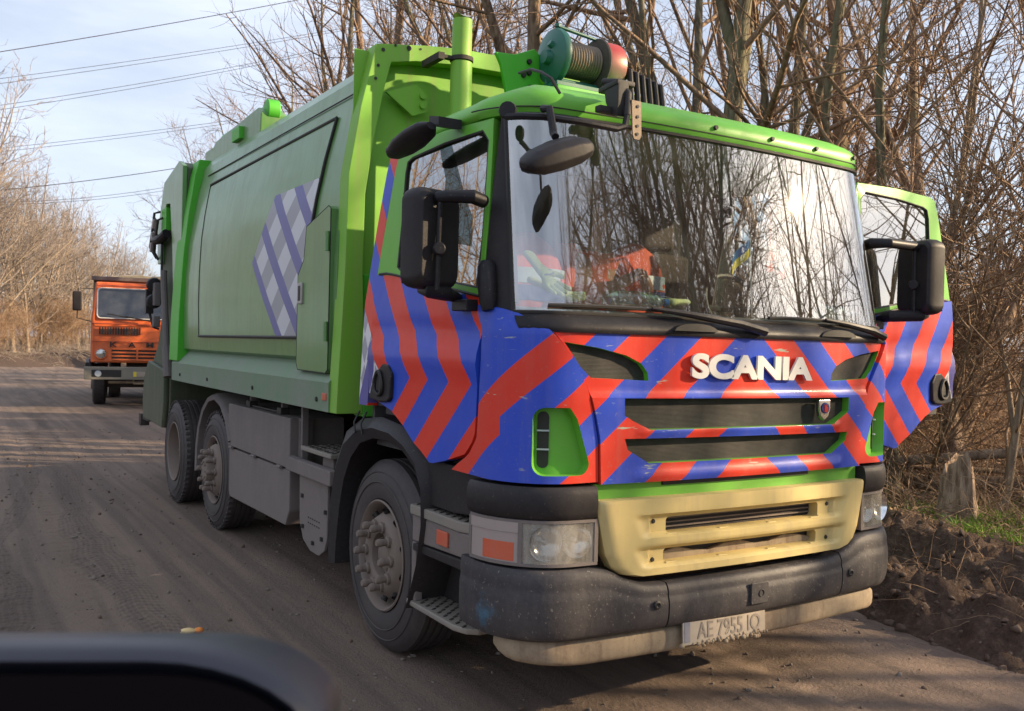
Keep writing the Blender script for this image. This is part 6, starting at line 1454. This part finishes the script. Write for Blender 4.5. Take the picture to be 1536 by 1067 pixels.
# stump
sx, sy = 5.0, .72; bm = BM(); rings = []; g2 = random.Random(7)
for z, r_ in ((-.1, .24), (.05, .22), (.15, .19), (.35, .165), (.55, .155), (.68, .14)):
    rings.append([bm.verts.new((r_*(1+.16*math.sin(3*a+z*2)+.06*math.sin(9*a)+g2.uniform(-.05,.05))*math.cos(a), r_*(1+.16*math.sin(3*a+z*2)+.06*math.sin(9*a))*math.sin(a), z+(.12*math.sin(a*2)+g2.uniform(-.04, .05) if z > .6 else 0))) for a in [k*math.pi/12 for k in range(24)]])
for a, b in zip(rings, rings[1:]):
    for k in range(24): bm.faces.new((a[k], a[(k+1) % 24], b[(k+1) % 24], b[k]))
bm.faces.new(rings[-1]); st = finish(bm, 'tree_stump', bark_mat('stump_bark', (.14, .095, .065), (.46, .34, .25), (.3, .22, .15)), None, 0, loc=(sx, sy, gh(sx, sy))); st.scale = (.9, .9, .92)
tag(st, 'grey brown tree stump standing in the grass right of the truck', 'stump')
def log(p0, p1, r0, r1, label, mat):
    bm = BM(); p0, p1 = Vector(p0), Vector(p1); g2 = random.Random(int(r0*1e4)); pts = [p0.lerp(p1, i/9)+Vector((g2.gauss(0, .03), g2.gauss(0, .03), g2.gauss(0, .03))) for i in range(10)]
    tube(bm, pts, [r0+(r1-r0)*i/9 for i in range(10)], 10); o = finish(bm, 'fallen_log', mat, sharp=60); tag(o, label, 'log')
log((5.4, 2.6, .42), (9.5, -1.0, .98), .06, .045, 'pale fallen trunk lying across the undergrowth behind the stump', BK[2])
log((6.2, 2.2, .25), (9.0, -.4, .40), .09, .07, 'thick dark log lying low behind the stump', BK[0])
log((5.0, 3.4, .45), (8.5, 1.6, .25), .045, .03, 'thin dark fallen branch below the open door', BK[0])

# ============================================================ POWER LINES
wm = paint('dark_cable', (.04, .035, .04), .6, 0)
def wire(p0, p1, y, r_, label, group=None):
    a = Vector((p0[0], y, p0[1])); b = Vector((p1[0], y, p1[1])); d = b-a; a2 = a-d*1.5; b2 = b+d*1.5; pts = []
    for i in range(41):
        t_ = i/40; p = a2.lerp(b2, t_); q = (t_-.5)/.5; p.z += .8*(q*q) - .8*.0; pts.append(p)
    bm = BM(); tube(bm, pts, r_, 5); o = finish(bm, 'power_cable', wm); tag(o, label, 'power cable', group)
wire((-.27, 21.42), (14.8, 27.17), 70, .030, 'thick single cable crossing highest in the sky')
wire((-.24, 19.55), (14.87, 24.56), 70, .018, 'upper cable of the thin pair below the highest cable'); wire((-.236, 19.2), (14.87, 24.3), 70, .018, 'lower cable of the thin pair below the highest cable')
wire((2.7, 18.63), (14.4, 22.7), 70, .018, 'upper cable of the middle thin pair'); wire((2.93, 18.4), (14.4, 22.45), 70, .018, 'lower cable of the middle thin pair')
wire((3.63, 15.64), (16.0, 19.07), 70, .016, 'upper cable of the thin pair above the low thick cable'); wire((3.85, 15.45), (16.0, 18.84), 70, .016, 'lower cable of the thin pair above the low thick cable')
wire((4.12, 12.7), (12.52, 14.94), 70, .028, 'thick single cable lower in the sky above the dump truck')
wire((6.6, 12.04), (11.8, 13.4), 70, .016, 'upper cable of the lowest thin pair'); wire((6.6, 11.83), (11.8, 13.15), 70, .016, 'lower cable of the lowest thin pair')

# orange peel on the road
pe = empty('orange_peel', (-2.02, .88, .02), 0, 'scrap of orange peel lying on the dirt road', 'litter')
bm = BM(); bmesh.ops.create_uvsphere(bm, u_segments=12, v_segments=8, radius=.028, matrix=Matrix.Translation((.03, 0, .005)) @ Matrix.Diagonal((1, .8, .6, 1))); finish(bm, 'peel', M['orangefruit'], pe)
bm = BM(); bmesh.ops.create_icosphere(bm, subdivisions=2, radius=.035, matrix=Matrix.Translation((-.03, 0, .005)) @ Matrix.Diagonal((1.2, .9, .5, 1)))
for v in bm.verts: v.co += Vector((random.Random(hash(tuple(v.co[:2]))).uniform(-.006, .006), 0, .004))
finish(bm, 'rind', paint('pale_rind', (.75, .55, .25), .6, .1), pe)
